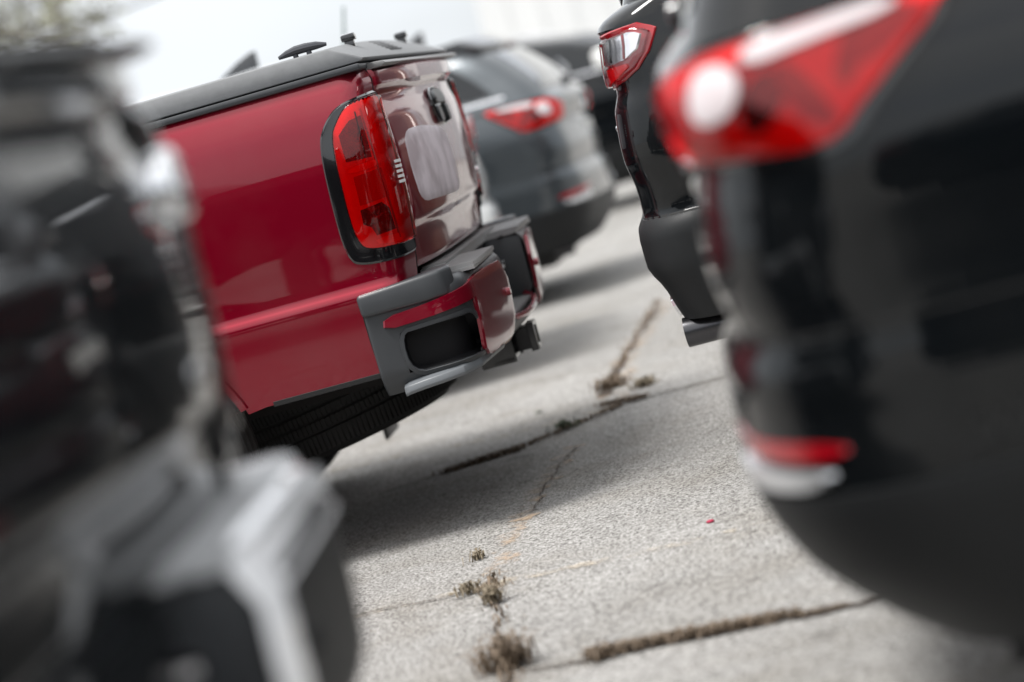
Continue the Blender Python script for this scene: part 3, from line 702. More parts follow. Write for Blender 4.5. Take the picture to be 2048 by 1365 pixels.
        MB().add(*S2.fan(px([('y', .352, .455), ('y', .352, .675), ('y', .60, .683), ('y', .82, .680), ('y', .845, .66), ('y', .842, .60), ('y', .842, .52), ('y', .838, .47), ('y', .7, .452)]), [(1, -.002), (1, .006), (.975, .011), (.9, .012)], sg, it=1)).build('painted_cover', strip_m, bp)
        # raised corner cap
        y0 = sg * .935
        xb = -.167
        poly = [(xb, sg * .932), (.02, sg * .932), (.07, sg * .915), (.098, sg * .88), (.085, sg * .80), (.05, sg * .775), (.0, sg * .775), (-.02, sg * .84), (xb, sg * .86)]
        n = len(poly); V = [(x, y * 1.008, .655) for x, y in poly] + [(x - .003, y * 1.004, .716 + .016 * max(0, (x + .2) / .3)) for x, y in poly]
        MB().add(V, [tuple(range(n)), tuple(range(n, 2 * n))] + [(i, (i + 1) % n, n + (i + 1) % n, n + i) for i in range(n)]).build('corner_cap', SH, bp, bevel=.012, seg=3)
        # ribbed step pads
        rb = MB(); rb.add(*box(.0, .145, min(sg * .336, sg * .79), max(sg * .336, sg * .79), .698, .707))
        for k in range(19):
            y = .345 + k * .0235; rb.add(*box(.005, .152 - max(0, y - .7) * .12, min(sg * y, sg * (y + .010)), max(sg * y, sg * (y + .010)), .707, .719))
        rb.build('step_pad', SH if cfg.get('chrome') else mat('pad_plastic', (.30, .30, .30), .35), bp)
    if cfg.get('chrome'): MB().add(*box(.032, .05, -.02, .26, .52, .65)).build('licence_plate', mat('plate', (.5, .5, .48), .4), bp, bevel=.004)
    wl = MB(); wl.add(*box(-.05, .03, -.345, .345, .46, .70)); wl.build('licence_recess', M_CLADL, bp)
    for sg in (-1, 1):
        sw = MB(); sw.add(*prism([(.0, .47), (.118, .47), (.150, .52), (.152, .69), (.0, .70)], sg * .335, sg * .352, 'y')); s_ = sw.build('recess_wall', M_CLADL, bp, bevel=.003)
        MB().add(*box(.055, .085, sg * .334 - sg * .004, sg * .334, .595, .625)).build('licence_lamp', M_GLOSSB, s_, bevel=.002)
        MB().add(*box(.060, .080, sg * .329 - sg * .003, sg * .329, .601, .612)).build('lamp_lens', M_LWH, s_)
    st = MB(); st.add(*box(.0, .13, -.345, .345, .475, .492))
    for k in range(34): y = -.34 + k * .02; st.add(*box(.035, .140, y, y + .009, .492, .499))
    st.build('lower_step', mat('pad_plastic', (.30, .30, .30), .35), bp)
    MB().add(*tube([(.115, -.35, .505), (.150, -.28, .492), (.163, -.15, .484), (.166, 0, .482), (.163, .15, .484), (.150, .28, .492), (.115, .35, .505)], .010, 8)).build('painted_edge', strip_m, bp)
    cp = MB(); cp.add(*box(-.03, .045, -.62, .62, .700, .722))
    for k in range(60): y = -.60 + k * .02; cp.add(*box(-.028, .047, y, y + .009, .722, .728))
    cp.build('upper_step', SH if cfg.get('chrome') else mat('pad_plastic', (.30, .30, .30), .35), bp)
    MB().add(*box(-.16, -.01, -.80, .80, .55, .70)).build('bumper_core', M_UND, bp)
    for sg in (-1, 1): MB().add(*lathe([(.001, .178), (.011, .178), (.013, .170), (.013, .155)], 14, 'x', (0, sg * .44, .585))).build('sensor', strip_m, bp)
    bp.location = (-.085, 0, .035) if cfg.get('chrome') else (-.045, 0, 0)
    # hitch, spare wheel, flaps, underbody
    hx = MB()
    for a in (box(-.3, .115, -.036, -.029, .365, .437), box(-.3, .115, .029, .036, .365, .437), box(-.3, .115, -.036, .036, .430, .437), box(-.3, .115, -.036, .036, .365, .372)): hx.add(*a)
    for a in (box(.095, .118, -.044, -.028, .357, .445), box(.095, .118, .028, .044, .357, .445), box(.095, .118, -.044, .044, .429, .445), box(.095, .118, -.044, .044, .357, .373)): hx.add(*a)
    hx.add(*box(-.12, -.07, -.6, .6, .40, .47)); hx.add(*box(-.06, .05, -.10, -.09, .345, .43)); hx.add(*box(-.06, .05, .09, .10, .345, .43)); hx.add(*box(-.02, .045, -.1, .1, .35, .362))
    hx.build('hitch_receiver', mat('hitch_steel', (.01, .01, .012), .25, .3, coat=.6), T, bevel=.002, seg=1)
    sp = MB(); h = .115
    prof = [(.20, -h * .8), (.24, -h), (.335, -h), (.362, -h * .8), (.37, -h * .55)]
    for g in (-.3, 0, .3): prof += [(.37, g * h - .006), (.362, g * h - .004), (.362, g * h + .004), (.37, g * h + .006)]
    prof += [(.37, h * .55), (.362, h * .8), (.335, h), (.24, h), (.20, h * .8)]
    sp.add(*lathe(prof, 60, 'z'))
    for k in range(150):                                             # tread blocks
        a = 2 * math.pi * k / 150
        for z0, z1, sk_ in ((-.095, -.042, .010), (-.030, -.004, 0), (.004, .030, 0), (.042, .095, -.010)):
            v = []
            for rr in (.366, .3745):
                for aa, zq in ((a, z0), (a + .028, z0), (a + .028 + sk_, z1), (a + sk_, z1)): v.append((rr * math.cos(aa), rr * math.sin(aa), zq))
            sp.add(v, [(4, 5, 6, 7), (0, 1, 5, 4), (1, 2, 6, 5), (2, 3, 7, 6), (3, 0, 4, 7)])
    so_ = sp.build('spare_tyre', M_RUB, T); so_.location = cfg.get('spare', (-.55, 0, .36)); so_.rotation_euler = (0, R(-9), 0)
    MB().add(*lathe([(.001, .0), (.12, .01), (.2, -.06), (.205, .08)], 30, 'z')).build('rim', M_UND, so_)
    for sg in (1,):
        MB().add(*prism([(sg * .66, .12), (sg * .90, .12), (sg * .90, .50), (sg * .66, .50)], -.562, -.550, 'x')).build('mud_flap', M_BLK, T, bevel=.004)
    MB().add(*box(-4.9, -.25, -.45, .45, .42, .52)).build('chassis', M_UND, T)
    MB().add(*box(-1.58, -.5, -.80, .80, .50, .60)).build('bed_floor', M_UND, T)
    MB().add(*box(-1.55, -.16, -.87, .87, .60, .70)).build('wheel_housing', M_UND, T)
    for sg in (-1, 1):
        lp = MB(); lp.add(*B.strip([(B.tX(-.18, .492), .492), (B.tX(-.52, .492), .492)], .016, .002, sg)); lp.build('rocker_edge', M_BLK, T)
    arch_trim(B, -1.02, .44, .37, P, T, w=.012, a0=17, a1=163)
    # cab and bonnet
    C = Surf([(.40, -1.64)], [(.40, -5.05), (.75, -5.14), (1.05, -5.10), (1.16, -4.95)], [(.38, .88), (.55, .925), (.9, .935), (1.1, .92), (1.18, .88)], [(.4, .05)], cr=.01, rf=.30, cf=.12)
    C.skin([.36, .42, .48, .55, .62, .7, .8, .9, 1.0, 1.08, 1.13, 1.17], 90, arches=(-4.22,), ra=.44, zw=.37, cap=.03).build('cab_body', P, T)
    G = Surf([(1.12, -1.66), (1.5, -1.72), (1.76, -1.9)], [(1.12, -4.05), (1.45, -3.55), (1.76, -3.05)], [(1.12, .89), (1.4, .80), (1.7, .70), (1.76, .64)], [(1.12, .08), (1.76, .14)], cr=.02, rf=.18, cf=.12)
    go = G.skin(list(np.linspace(1.12, 1.72, 16)) + [1.745, 1.762], 60, cap=.035).build('cab_roof', P, T)
    for sg in (-1, 1):
        for a, b, c_, d in ((-1.88, -2.62, 1.22, 1.64), (-2.72, -3.55, 1.22, 1.62)):
            top = (a, b if b > -3 else -3.18)
            MB().add(*G.fan(snug([(G.tx(a, c_), c_), (G.tx(a - .06, d), d), (G.tx(top[1] + (.05 if b > -3 else 0), d), d), (G.tx(b, c_), c_)]), [(1, -.001), (.985, .003), (.95, .003)], sg, it=2)).build('side_window', M_GLASS, go)
        mb = MB(); mb.add(*box(-3.62, -3.50, sg * 1.12, sg * .93, 1.17, 1.34)); mb.add(*box(-3.58, -3.53, sg * .94, sg * .86, 1.15, 1.22)); mb.build('door_mirror', P, T, bevel=.03, seg=3)
    pts = [(-.66, 1.2), (.66, 1.2), (.58, 1.64), (-.58, 1.64)]
    MB().add([(G.xr(z) + .004 - .02 * (y / .8) ** 2, y, z) for y, z in pts], [(0, 1, 2, 3)]).build('rear_window', M_GLASS, go)
    V = []; nn = 10
    for j in range(nn + 1):
        z = 1.2 + .48 * j / nn
        for i in range(nn + 1):
            y = (-1 + 2 * i / nn) * (.66 - .12 * j / nn); V.append((G.xf(z) - .006 + .12 * (y / (G.hw(z) - .18 + .18)) ** 2 * .9, y, z))
    MB().add(V, [(j * (nn + 1) + i, j * (nn + 1) + i + 1, (j + 1) * (nn + 1) + i + 1, (j + 1) * (nn + 1) + i) for j in range(nn) for i in range(nn)]).build('windscreen', M_GLASS, go)
    MB().add(*box(-5.17, -5.08, -.5, .5, .62, .98)).build('grille', M_BLK, T, bevel=.02)
    for sg in (-1, 1):
        MB().add(*box(-5.08, -4.9, min(sg * .62, sg * .88), max(sg * .62, sg * .88), .84, 1.02)).build('headlight', M_LW, T, bevel=.03)
        wheel(T, -1.02, sg * .90, .37, .25, .23); wheel(T, -4.22, sg * .90, .37, .25, .23)
    return T, B, S2

PALE_OVERLAY = mat('overlay', (.82, .74, .79), .5)
_t = PALE_OVERLAY.node_tree; _b = _t.nodes['Principled BSDF']; _c = _t.nodes.new('ShaderNodeTexCoord'); _k = _t.nodes.new('ShaderNodeTexNoise'); _k.inputs['Scale'].default_value = 7; _k.inputs['Detail'].default_value = 3
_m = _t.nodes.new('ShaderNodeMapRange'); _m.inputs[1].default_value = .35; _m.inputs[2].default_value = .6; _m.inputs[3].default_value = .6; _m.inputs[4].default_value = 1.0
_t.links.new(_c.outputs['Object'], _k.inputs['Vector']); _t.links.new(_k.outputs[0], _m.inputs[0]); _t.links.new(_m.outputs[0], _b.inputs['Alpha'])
pickup('glossy red pickup truck with grey tonneau cover and red tail lamp in sharp focus', (-1.415, 7.26, 0), 3.0, P_RED, P_REDB, dict(lamp='tall', overlay=PALE_OVERLAY))
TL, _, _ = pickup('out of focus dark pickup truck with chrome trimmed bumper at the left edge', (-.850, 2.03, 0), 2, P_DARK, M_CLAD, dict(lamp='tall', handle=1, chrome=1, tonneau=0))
TL.scale = (1.05, 1.05, 1.0)

# ------------------------------------------------------------------ sport utility vehicle
def suv(label, loc, rz, P, cfg, name='parked_car', cat='car'):
    T = thing(name, label, cat, loc, rz)
    wz = .36; L = cfg.get('L', 4.6); axr, axf = cfg.get('axr', -.98), -cfg.get('L', 4.6) + .92
    B = Surf(cfg['xr'], [(.3, -L + .12), (.6, -L), (.85, -L + .02), (1.0, -L + .12), (1.14, -L + .5)], cfg['hw'], cfg['rc'], cr=cfg.get('cr', .06), rf=.34, cf=.14)
    zb = cfg.get('zb', .50); z0 = cfg.get('z0', .28); ztop = cfg['xr'][-1][0]
    skp = square_holes(B, cfg.get('holes', []))
    zs = [zb] + list(np.linspace(zb + .012, ztop - .03, 44)) + [ztop - .018, ztop - .008, ztop]
    body = B.skin(zs, 80, arches=(axr, axf), ra=.42, zw=wz, cap=.03, skip=skp).build('body', P, T)
    # dark lower cladding stands proud of the paint
    B2 = Surf([(z, x + cfg.get('clad_off', .006)) for z, x in cfg['xr']], [(.3, -L + .11), (.6, -L - .01)], [(z, h + .008) for z, h in cfg['hw']], cfg['rc'], cr=cfg.get('cr', .06), rf=.34, cf=.14)
    cz = [z0] + list(np.linspace(z0 + .01, zb, 12)) + [zb + .006]
    B2.skin(cz, 80, arches=(axr, axf), ra=.42, zw=wz, cap=.0).build('lower_cladding', cfg.get('clad', M_CLAD), T)
    arch_trim(B2, axr, .42, wz, M_CLAD, T, w=.055); arch_trim(B2, axf, .42, wz, M_CLAD, T, w=.055)
    gl = cfg['gh']
    G = Surf(gl['xr'], gl['xf'], gl['hw'], [(1.0, .13), (1.6, .17)], cr=.05, rf=.2, cf=.14)
    za, zt = gl['xr'][0][0], gl['xr'][-1][0]
    go = G.skin(list(np.linspace(za, zt - .04, 22)) + [zt - .02, zt - .008, zt], 70, cap=.045).build('roof', P, T)
    w0, w1 = za + .07, zt - .09
    for sg in (-1, 1):
        for k, (a, b, ta, tb) in enumerate(gl['win']):
            MB().add(*G.fan(snug([(G.tX(a, w0), w0), (G.tX(ta, w1), w1), (G.tX(tb, w1), w1), (G.tX(b, w0), w0)]), [(1, -.002), (.98, .003), (.95, .003)], sg, it=2)).build('side_window', M_GLASS, go)
        p = [(G.tX(gl['win'][0][0] + .05, w0 - .02), w0 - .022), (G.tX(gl['win'][-1][1] - .05, w0 - .02), w0 - .022)]
        MB().add(*G.strip(p, .018, .006, sg, dens=.1)).build('belt_trim', M_CHR if cfg.get('chrome_belt', 1) else M_GLOSSB, go)
        xm = gl['win'][-1][1] + .15
        mb = MB(); mb.add(*box(xm - .10, xm + .07, sg * 1.10, sg * .93, za + .05, za + .21)); mo = mb.build('door_mirror', cfg.get('mirror', P), T, bevel=.045, seg=3)
        MB().add(*box(xm - .04, xm + .02, sg * .95, sg * .84, za + .03, za + .09)).build('mirror_arm', M_BLK, mo, bevel=.01)
        for xd in cfg.get('doors', (-1.45, -2.45)):
            MB().add(*B.strip([(B.tX(xd, ztop - .02), ztop - .02), (B.tX(xd - .01, .85), .85), (B.tX(xd - .03, zb + .05), zb + .05)], .007, .001, sg)).build('door_gap', M_GAP, body)
            MB().add(*B.fan([(B.tX(xd + .0 - .05, .98), .975), (B.tX(xd - .05, 1.0), 1.0), (B.tX(xd - .22, 1.0), 1.0), (B.tX(xd - .22, .98), .975)], [(1, .0), (.95, .022), (.7, .026)], sg, it=2)).build('door_handle', P, body)
        rr = MB().add(*tube([(gl['rail'][0], sg * (G.hw(zt) - .02), zt + .02), (gl['rail'][0] - .12, sg * (G.hw(zt) - .01), zt + .055), ((gl['rail'][0] + gl['rail'][1]) / 2, sg * G.hw(zt), zt + .07), (gl['rail'][1] + .12, sg * (G.hw(zt) - .01), zt + .05), (gl['rail'][1], sg * (G.hw(zt) - .03), zt + .01)], .014, 8))
        if cfg.get('rails', 1): rr.build('roof_rail', cfg.get('rail_m', M_SATIN), go)
        wheel(T, axr, sg * .91, wz, .235, .235); wheel(T, axf, sg * .91, wz, .235, .235)
        hp = poly_xz(B, [('x', -L + .95, .90)])
        MB().add(*B.fan([(B.tx(-L + .78, .9), .88), (B.tx(-L + .95, .95), .94), (B.tx(-L + .5, .9), .90), (B.tx(-L + .5, .8), .80)], [(1, -.002), (.96, .01)], sg, it=1)).build('headlight', M_LW, T)
    # rear glass and windscreen
    V = []; nn = 14; zr0, zr1 = za + .05, zt - .10
    for j in range(nn + 1):
        z = zr0 + (zr1 - zr0) * j / nn
        for i in range(nn + 1):
            k = -1 + 2 * i / nn; h = G.hw(z) - .10; y = k * h; sg = 1 if y >= 0 else -1; t = G.ty(abs(y), z); q = G.P(t, z, sg) + G.nrm(t, z, sg) * .004; V.append(q)
    gf = [(j * (nn + 1) + i, j * (nn + 1) + i + 1, (j + 1) * (nn + 1) + i + 1, (j + 1) * (nn + 1) + i) for j in range(nn) for i in range(nn)]
    MB().add(V, gf).build('rear_window', M_GLASSR, go)
    V = []
    for j in range(nn + 1):
        z = za + .04 + (zt - .06 - za - .04) * j / nn
        for i in range(nn + 1):
            y = (-1 + 2 * i / nn) * (G.hw(z) - .2); V.append((G.xf(z) + .14 * (y / (G.hw(z) - .2)) ** 2 - .006, y, z))
    MB().add(V, gf).build('windscreen', M_GLASS, go)
    # spoiler with brake lamp
    xs_, zs_ = cfg['spoiler']; hy = G.hw(zs_) - .04
    sp = MB(); V = []
    for y in np.linspace(-hy, hy, 17):
        e = (abs(y) / hy) ** 3 * .10; V += [(xs_ - e - .30, y, zt + .0), (xs_ - e - .12, y, zt + .018 - e * .1), (xs_ - e, y, zs_ + .015), (xs_ - e - .005, y, zs_ - .015), (xs_ - e - .12, y, zs_ - .03), (xs_ - e - .30, y, zt - .09)]
    Fs = [(i * 6 + k, i * 6 + (k + 1) % 6, i * 6 + 6 + (k + 1) % 6, i * 6 + 6 + k) for i in range(16) for k in range(6)] + [tuple(range(6)), tuple(range(96, 102))]
    so_ = sp.add(V, Fs).build('spoiler', cfg.get('spoiler_m', M_GLOSSB), go, bevel=.004)
    MB().add(*box(xs_ - .03, xs_ + .001, -.16, .16, zs_ - .006, zs_ + .006)).build('brake_lamp', M_LR2, so_)
    # wiper, plate, badge, exhaust
    zw_ = za + .06; wx = G.P(G.ty(.0, zw_), zw_)[0]
    wp = MB().add(*lathe([(.001, .045), (.022, .04), (.028, .0), (.028, -.03)], 14, 'x', (wx, 0, zw_))); wp.add(*tube([(wx + .02, 0, zw_), (wx - .0, .25, zw_ + .07), (wx - .06, .42, zw_ + .12)], .008, 6)); wp.build('wiper', M_GLOSSB, go)
    f = MB(); 
    xc = B.xr(.9)
    MB().add(*box(xc - .02, xc + .004, -.17, .17, .80, .92)).build('licence_plate', mat('plate', (.5, .5, .48), .4), T, bevel=.003)
    xd = B.xr(.955); MB().add(*box(xd - .02, xd + .005, -.36, .36, .945, .962)).build('tailgate_trim', M_CHR if cfg.get('ttrim', 1) else M_GLOSSB, T, bevel=.004)
    xc = B.xr(1.01)
    MB().add(*prism([(-.07, 1.0), (-.03, 1.0), (-.03, .985), (.03, .985), (.03, 1.0), (.07, 1.0), (.07, 1.02), (.03, 1.02), (.03, 1.035), (-.03, 1.035), (-.03, 1.02), (-.07, 1.02)], xc - .02, xc + .008, 'x')).build('emblem', M_CHR, T, bevel=.002)
    ex_ = cfg.get('ex', (-.22, .66, .27))
    for sg in (-1, 1):
        zl = cfg.get('zdeck', .72)
        MB().add(*B.strip([(B.ty(.03, zl), zl), (B.ty(.5, zl), zl), (0, zl), (1, zl), (B.tX(axr + .42, zl), zl - .0)], .006, .0008, sg)).build('bumper_gap', M_GAP, T)
        cfg['lampfn'](B, sg, T)
        if ex_:
            ex = MB().add(*tube([(ex_[0] - .25, sg * ex_[1], ex_[2]), (ex_[0], sg * ex_[1], ex_[2])], .04, 16, cap=False)); ex.add(*tube([(ex_[0] - .25, sg * ex_[1], ex_[2]), (ex_[0] - .001, sg * ex_[1], ex_[2])], .035, 16, cap=False)); ex.build('exhaust_tip', mat('exhaust_steel', (.08, .08, .085), .25, .9), T)
    MB().add(*box(-L + .4, B.xr(.4) - .3, -.74, .74, .20, .60)).build('underbody', M_UND, T)
    if cfg.get('fin'):
        fx, fh = cfg['fin']; zz = zt + .035
        V = []; Fs = []
        for y_, ww in ((-1, 1), (1, 1)):
            V += [(fx + .02, y_ * .022, zz - .01), (fx + .025, y_ * .004, zz + fh), (fx + .0, y_ * .004, zz + fh), (fx - .07, y_ * .010, zz + fh * .62), (fx - .17, y_ * .014, zz - .01)]
        Fs = [(0, 1, 2, 3, 4), (9, 8, 7, 6, 5)] + [(i, (i + 1) % 5, 5 + (i + 1) % 5, 5 + i) for i in range(5)]
        MB().add(V, Fs).build('antenna_fin', cfg.get('fin_m', M_GLOSSB), go, bevel=.003)
    return T, B, G

def lamp_swept(B, sg, T, deep=False):
    """swept wrap-round lamp with a point on the flank"""
    q = lambda pts: poly_xz(B, pts)
    out_ = [('x', -.52, 1.112), ('x', -.44, 1.128), ('x', -.30, 1.124), ('x', -.18, 1.116), ('x', -.10, 1.100), ('y', .66, 1.07), ('y', .62, 1.02), ('x', -.10, .968), ('x', -.18, .950), ('x', -.28, .943), ('x', -.33, .965)]
    in_ = [('x', -.50, 1.108), ('x', -.43, 1.118), ('x', -.30, 1.114), ('x', -.18, 1.106), ('x', -.10, 1.090), ('y', .67, 1.062), ('y', .64, 1.025), ('x', -.10, .980), ('x', -.18, .962), ('x', -.272, .955), ('x', -.318, .975)]
    bz = MB().add(*B.fan(q(out_), [(1, -.004), (1, .003), (.98, .006)], sg, it=1)).build('tail_lamp', M_GLOSSB, T)
    MB().add(*B.fan(q(in_), [(1, .003), (.98, .008)], sg, it=1)).build('reflector', M_LR, bz)
    MB().add(*B.fan(q([('x', -.26, 1.075), ('x', -.31, .985), ('x', -.28, .975), ('x', -.225, 1.06)]), [(1, .006), (1, .012)], sg, it=1)).build('dark_rib', M_LR2, bz)
    MB().add(*B.fan(q([('x', -.37, 1.09), ('x', -.33, 1.02), ('x', -.305, 1.03), ('x', -.335, 1.092)]), [(1, .006), (1, .011)], sg, it=1)).build('dark_rib', M_LR2, bz)
    MB().add(*B.fan(q([('x', -.20, 1.06), ('x', -.235, 1.07), ('x', -.25, 1.03), ('x', -.21, .99), ('x', -.18, 1.0)]), [(1, .006), (1, .012)], sg, it=2)).build('dark_bowl', mat('bowl_dark', (.10, .0, .008), .15, .4, coat=1), bz)
    MB().add(*B.fan(q([('x', -.46, 1.10), ('x', -.37, 1.10), ('x', -.33, 1.04), ('x', -.38, 1.05)]), [(1, .006), (1, .012)], sg, it=1)).build('outer_chamber', mat('deep_chamber', (.4, .0, .01), .15, coat=1), bz)
    MB().add(*B.fan(q([('x', -.10, .990), ('x', -.10, 1.01), ('x', -.23, .985), ('x', -.22, .965)]), [(1, .006), (1, .012)], sg, it=1)).build('amber_base', M_LO, bz)
    MB().add(*B.fan(q(in_), [(1, .003), (.99, .016), (.95, .021), (.8, .022)], sg, it=1)).build('lens', L_RED, bz)
    cb = mat('lens_glint', (.62, .55, .56), .2, coat=1)  # pale colour painted over the lens for sky reflection and glare
    MB().add(*B.fan(q([('x', -.41, 1.094), ('x', -.42, 1.110), ('x', -.30, 1.106), ('x', -.20, 1.098), ('x', -.20, 1.070), ('x', -.29, 1.082)]), [(1, .016), (.9, .0245)], sg, it=1)).build('lens_glint', cb, bz)
    MB().add(*B.fan(q([('x', -.125, 1.03), ('x', -.14, 1.085), ('x', -.18, 1.092), ('x', -.205, 1.065), ('x', -.185, 1.02), ('x', -.145, 1.01)]), [(1, .016), (.9, .024), (.5, .027)], sg, it=2)).build('reverse_or_glint', cb, bz)  # pale blob put on the lens for its strong glint
    rf = MB().add(*B.fan(q([('x', -.042, .578), ('x', -.042, .592), ('x', -.10, .585), ('x', -.20, .572), ('x', -.205, .558), ('x', -.14, .552), ('x', -.08, .560)]), [(1, -.002), (.97, .004)], sg, it=1)).build('bumper_reflector', M_LR2, T)
    MB().add(*B.fan(q([('y', .62, .545), ('y', .62, .560), ('x', -.07, .548), ('x', -.15, .540), ('x', -.185, .536), ('x', -.16, .515), ('x', -.10, .515), ('x', -.05, .525)]), [(1, -.002), (.9, .012), (.6, .012)], sg, it=1)).build('bumper_trim', M_SATIN, T)  # silver ledge piece added to carry the bright glint there
XR_A = [(.23, -.20), (.30, -.115), (.40, -.035), (.505, -.001), (.56, .0), (.64, -.002), (.67, -.008), (.71, -.030), (.735, -.034), (.76, -.026), (.82, -.020), (.90, -.032), (.96, -.044), (1.0, -.028), (1.09, -.02), (1.13, -.05), (1.16, -.09)]
HW_A = [(.24, .85), (.42, .905), (.5, .92), (.62, .922), (.74, .908), (.92, .914), (1.0, .905), (1.1, .875), (1.16, .845)]
RC_A = [(.28, .26), (.6, .25), (.75, .20), (1.1, .20)]
def ghA(zt=1.60, k=1.0):
    return dict(xr=[(1.12, -.07), (1.2, -.10), (1.35, -.21), (1.5, -.36), (zt, -.55)], xf=[(1.12, -3.62), (1.35, -3.15), (1.5, -2.8), (zt, -2.45)],
                hw=[(1.12, .862), (1.25, .80), (1.45, .71), (zt, .60)], win=[(-.40, -1.12, -.66, -1.20), (-1.20, -2.10, -1.26, -2.08), (-2.18, -3.10, -2.14, -2.66)], rail=(-.75, -2.4))
base = dict(xr=XR_A, hw=HW_A, rc=RC_A, gh=ghA(), spoiler=(-.33, 1.53), lampfn=lamp_swept)
suv('near black car filling the right edge with a swept red tail lamp, out of focus', (-.405, 3.985, 0), 180, P_BLACK, dict(base, spoiler_m=M_GLOSSB, z0=.235, ex=None))
gh2 = ghA(1.53); gh2['xr'] = [(1.12, -.07), (1.2, -.11), (1.33, -.22), (1.45, -.36), (1.53, -.55)]; gh2['xf'] = [(1.12, -3.62), (1.35, -3.15), (1.45, -2.8), (1.53, -2.45)]; gh2['hw'] = [(1.12, .862), (1.25, .80), (1.42, .71), (1.53, .60)]
suv('mid grey car with swept red tail lamp parked beyond the red pickup', (-1.83, 13.95, -.055), 1, P_GREY, dict(base, gh=gh2, spoiler=(-.33, 1.46), fin=(-.85, .10), rails=0))

def lamp_split(B, sg, T):
    """small wrap-round lamp, clear above and red below"""
    q = lambda pts: poly_xz(B, pts)
    bz = MB().add(*B.fan(q([('y', .70, 1.06), ('y', .68, 1.20), ('x', -.10, 1.21), ('x', -.24, 1.215), ('x', -.20, 1.11), ('x', -.12, 1.07)]), [(1, -.004), (1, .004), (.97, .007)], sg, it=1)).build('tail_lamp', M_LR2, T)
    MB().add(*B.fan(q([('y', .72, 1.125), ('y', .70, 1.19), ('x', -.1, 1.198), ('x', -.21, 1.200), ('x', -.18, 1.13), ('x', -.1, 1.12)]), [(1, .004), (.95, .012)], sg, it=1)).build('clear_chamber', M_LW, bz)
    for x in (-.05, -.08, -.115, -.15):
        MB().add(*B.strip(q([('x', x, 1.13), ('x', x - .01, 1.195)]), .006, .015, sg)).build('divider', M_LR2 if x in (-.08, -.15) else M_BLK, bz)
    MB().add(*B.fan(q([('y', .72, 1.075), ('y', .72, 1.118), ('x', -.1, 1.118), ('x', -.18, 1.12), ('x', -.11, 1.08)]), [(1, .004), (.95, .012)], sg, it=1)).build('reflector', M_LR, bz)
    MB().add(*B.fan(q([('y', .71, 1.068), ('y', .69, 1.195), ('x', -.10, 1.203), ('x', -.225, 1.206), ('x', -.19, 1.115), ('x', -.12, 1.075)]), [(1, .004), (.98, .018), (.9, .022)], sg, it=1)).build('lens', L_CLR, bz)
    MB().add(*B.fan(q([('y', .50, .44), ('y', .50, .49), ('y', .74, .49), ('y', .74, .44)]), [(1, -.002), (.9, .012)], sg, it=1)).build('bumper_trim', M_CHR, T)
XR_B = [(.36, -.10), (.40, -.075), (.46, -.05), (.53, -.03), (.60, .0), (.66, .0), (.70, -.006), (.715, -.020), (.80, -.022), (.88, -.012), (1.0, -.022), (1.06, -.042), (1.10, -.040), (1.19, -.048), (1.215, -.030), (1.24, -.05), (1.27, -.12)]
HW_B = [(.3, .88), (.45, .93), (.6, .95), (.70, .948), (.73, .925), (.9, .94), (1.1, .92), (1.27, .87)]
ghB = dict(xr=[(1.24, -.10), (1.35, -.14), (1.5, -.22), (1.65, -.36), (1.74, -.55)], xf=[(1.24, -3.9), (1.5, -3.4), (1.65, -3.1), (1.74, -2.8)], hw=[(1.24, .875), (1.4, .82), (1.6, .74), (1.74, .62)],
           win=[(-.62, -1.25, -.70, -1.30), (-1.35, -2.30, -1.38, -2.28), (-2.40, -3.35, -2.36, -2.95)], rail=(-.8, -2.7))
suv('black car with a clear and red tail lamp, right of the red pickup bumper', (-.835, 7.05, 0), 180, P_BLACK,
    dict(xr=XR_B, hw=HW_B, rc=[(.3, .17), (.7, .16), (1.25, .13)], cr=.05, gh=ghB, spoiler=(-.10, 1.68), lampfn=lamp_split, L=4.9, zb=.712, z0=.44, clad_off=.003, clad=M_CLAD, axr=-1.05, ex=(-.10, .80, .405)))

def lamp_plain(B, sg, T):
    q = lambda pts: poly_xz(B, pts)
    bz = MB().add(*B.fan(q([('y', .62, .98), ('y', .60, 1.08), ('x', -.12, 1.11), ('x', -.30, 1.10), ('x', -.28, 1.02), ('x', -.12, .96)]), [(1, -.004), (.98, .008)], sg, it=1)).build('tail_lamp', M_LR2, T)
    MB().add(*B.fan(q([('y', .64, 1.0), ('y', .64, 1.03), ('x', -.12, 1.04), ('x', -.1, .99)]), [(1, .004), (.95, .012)], sg, it=1)).build('reverse_or_glint', M_LWH, bz)
ghS = dict(ghA(1.53)); ghS.update(xr=[(1.12, -.10), (1.25, -.18), (1.40, -.35), (1.50, -.62), (1.53, -.9)])
tS, _, _ = suv('silver car whose roof and tail edge show behind the red pickup', (-1.93, 10.6, -.02), 3, P_SILVER, dict(base, gh=ghS, spoiler=(-.50, 1.44), lampfn=lamp_plain, fin=(-.86, .075), fin_m=M_CLADL, rails=0, spoiler_m=P_SILVER))
MB().add(*tube([(-.52, .2, 1.40), (-.43, .2, 1.73)], [.010, .006], 8)).build('antenna', mat('antenna_green', (.25, .30, .29), .5), tS)
suv('black car beyond the grey one turned the other way with a bright door mirror', (-5.35, 20.9, -.055), 180, P_BLACK, dict(base, lampfn=lamp_plain, gh=ghA(1.56), mirror=P_WHITE, L=4.5))  # mirror painted white to stand for the light on its top

suv('unseen bronze car added in the right row for the red tailgate reflection', (-.90, 10.6, -.02), 180, paint('bronze_paint', (.09, .045, .032), .3, .3), dict(base, lampfn=lamp_plain, rails=0))  # car added out of view to tint the tailgate reflection
suv('unseen dark car added beside the camera to darken the near black car', (-.34, -1.42, 0), 180, P_BLACK, dict(base, lampfn=lamp_plain, rails=0))  # car added out of view to darken the black flank by reflection



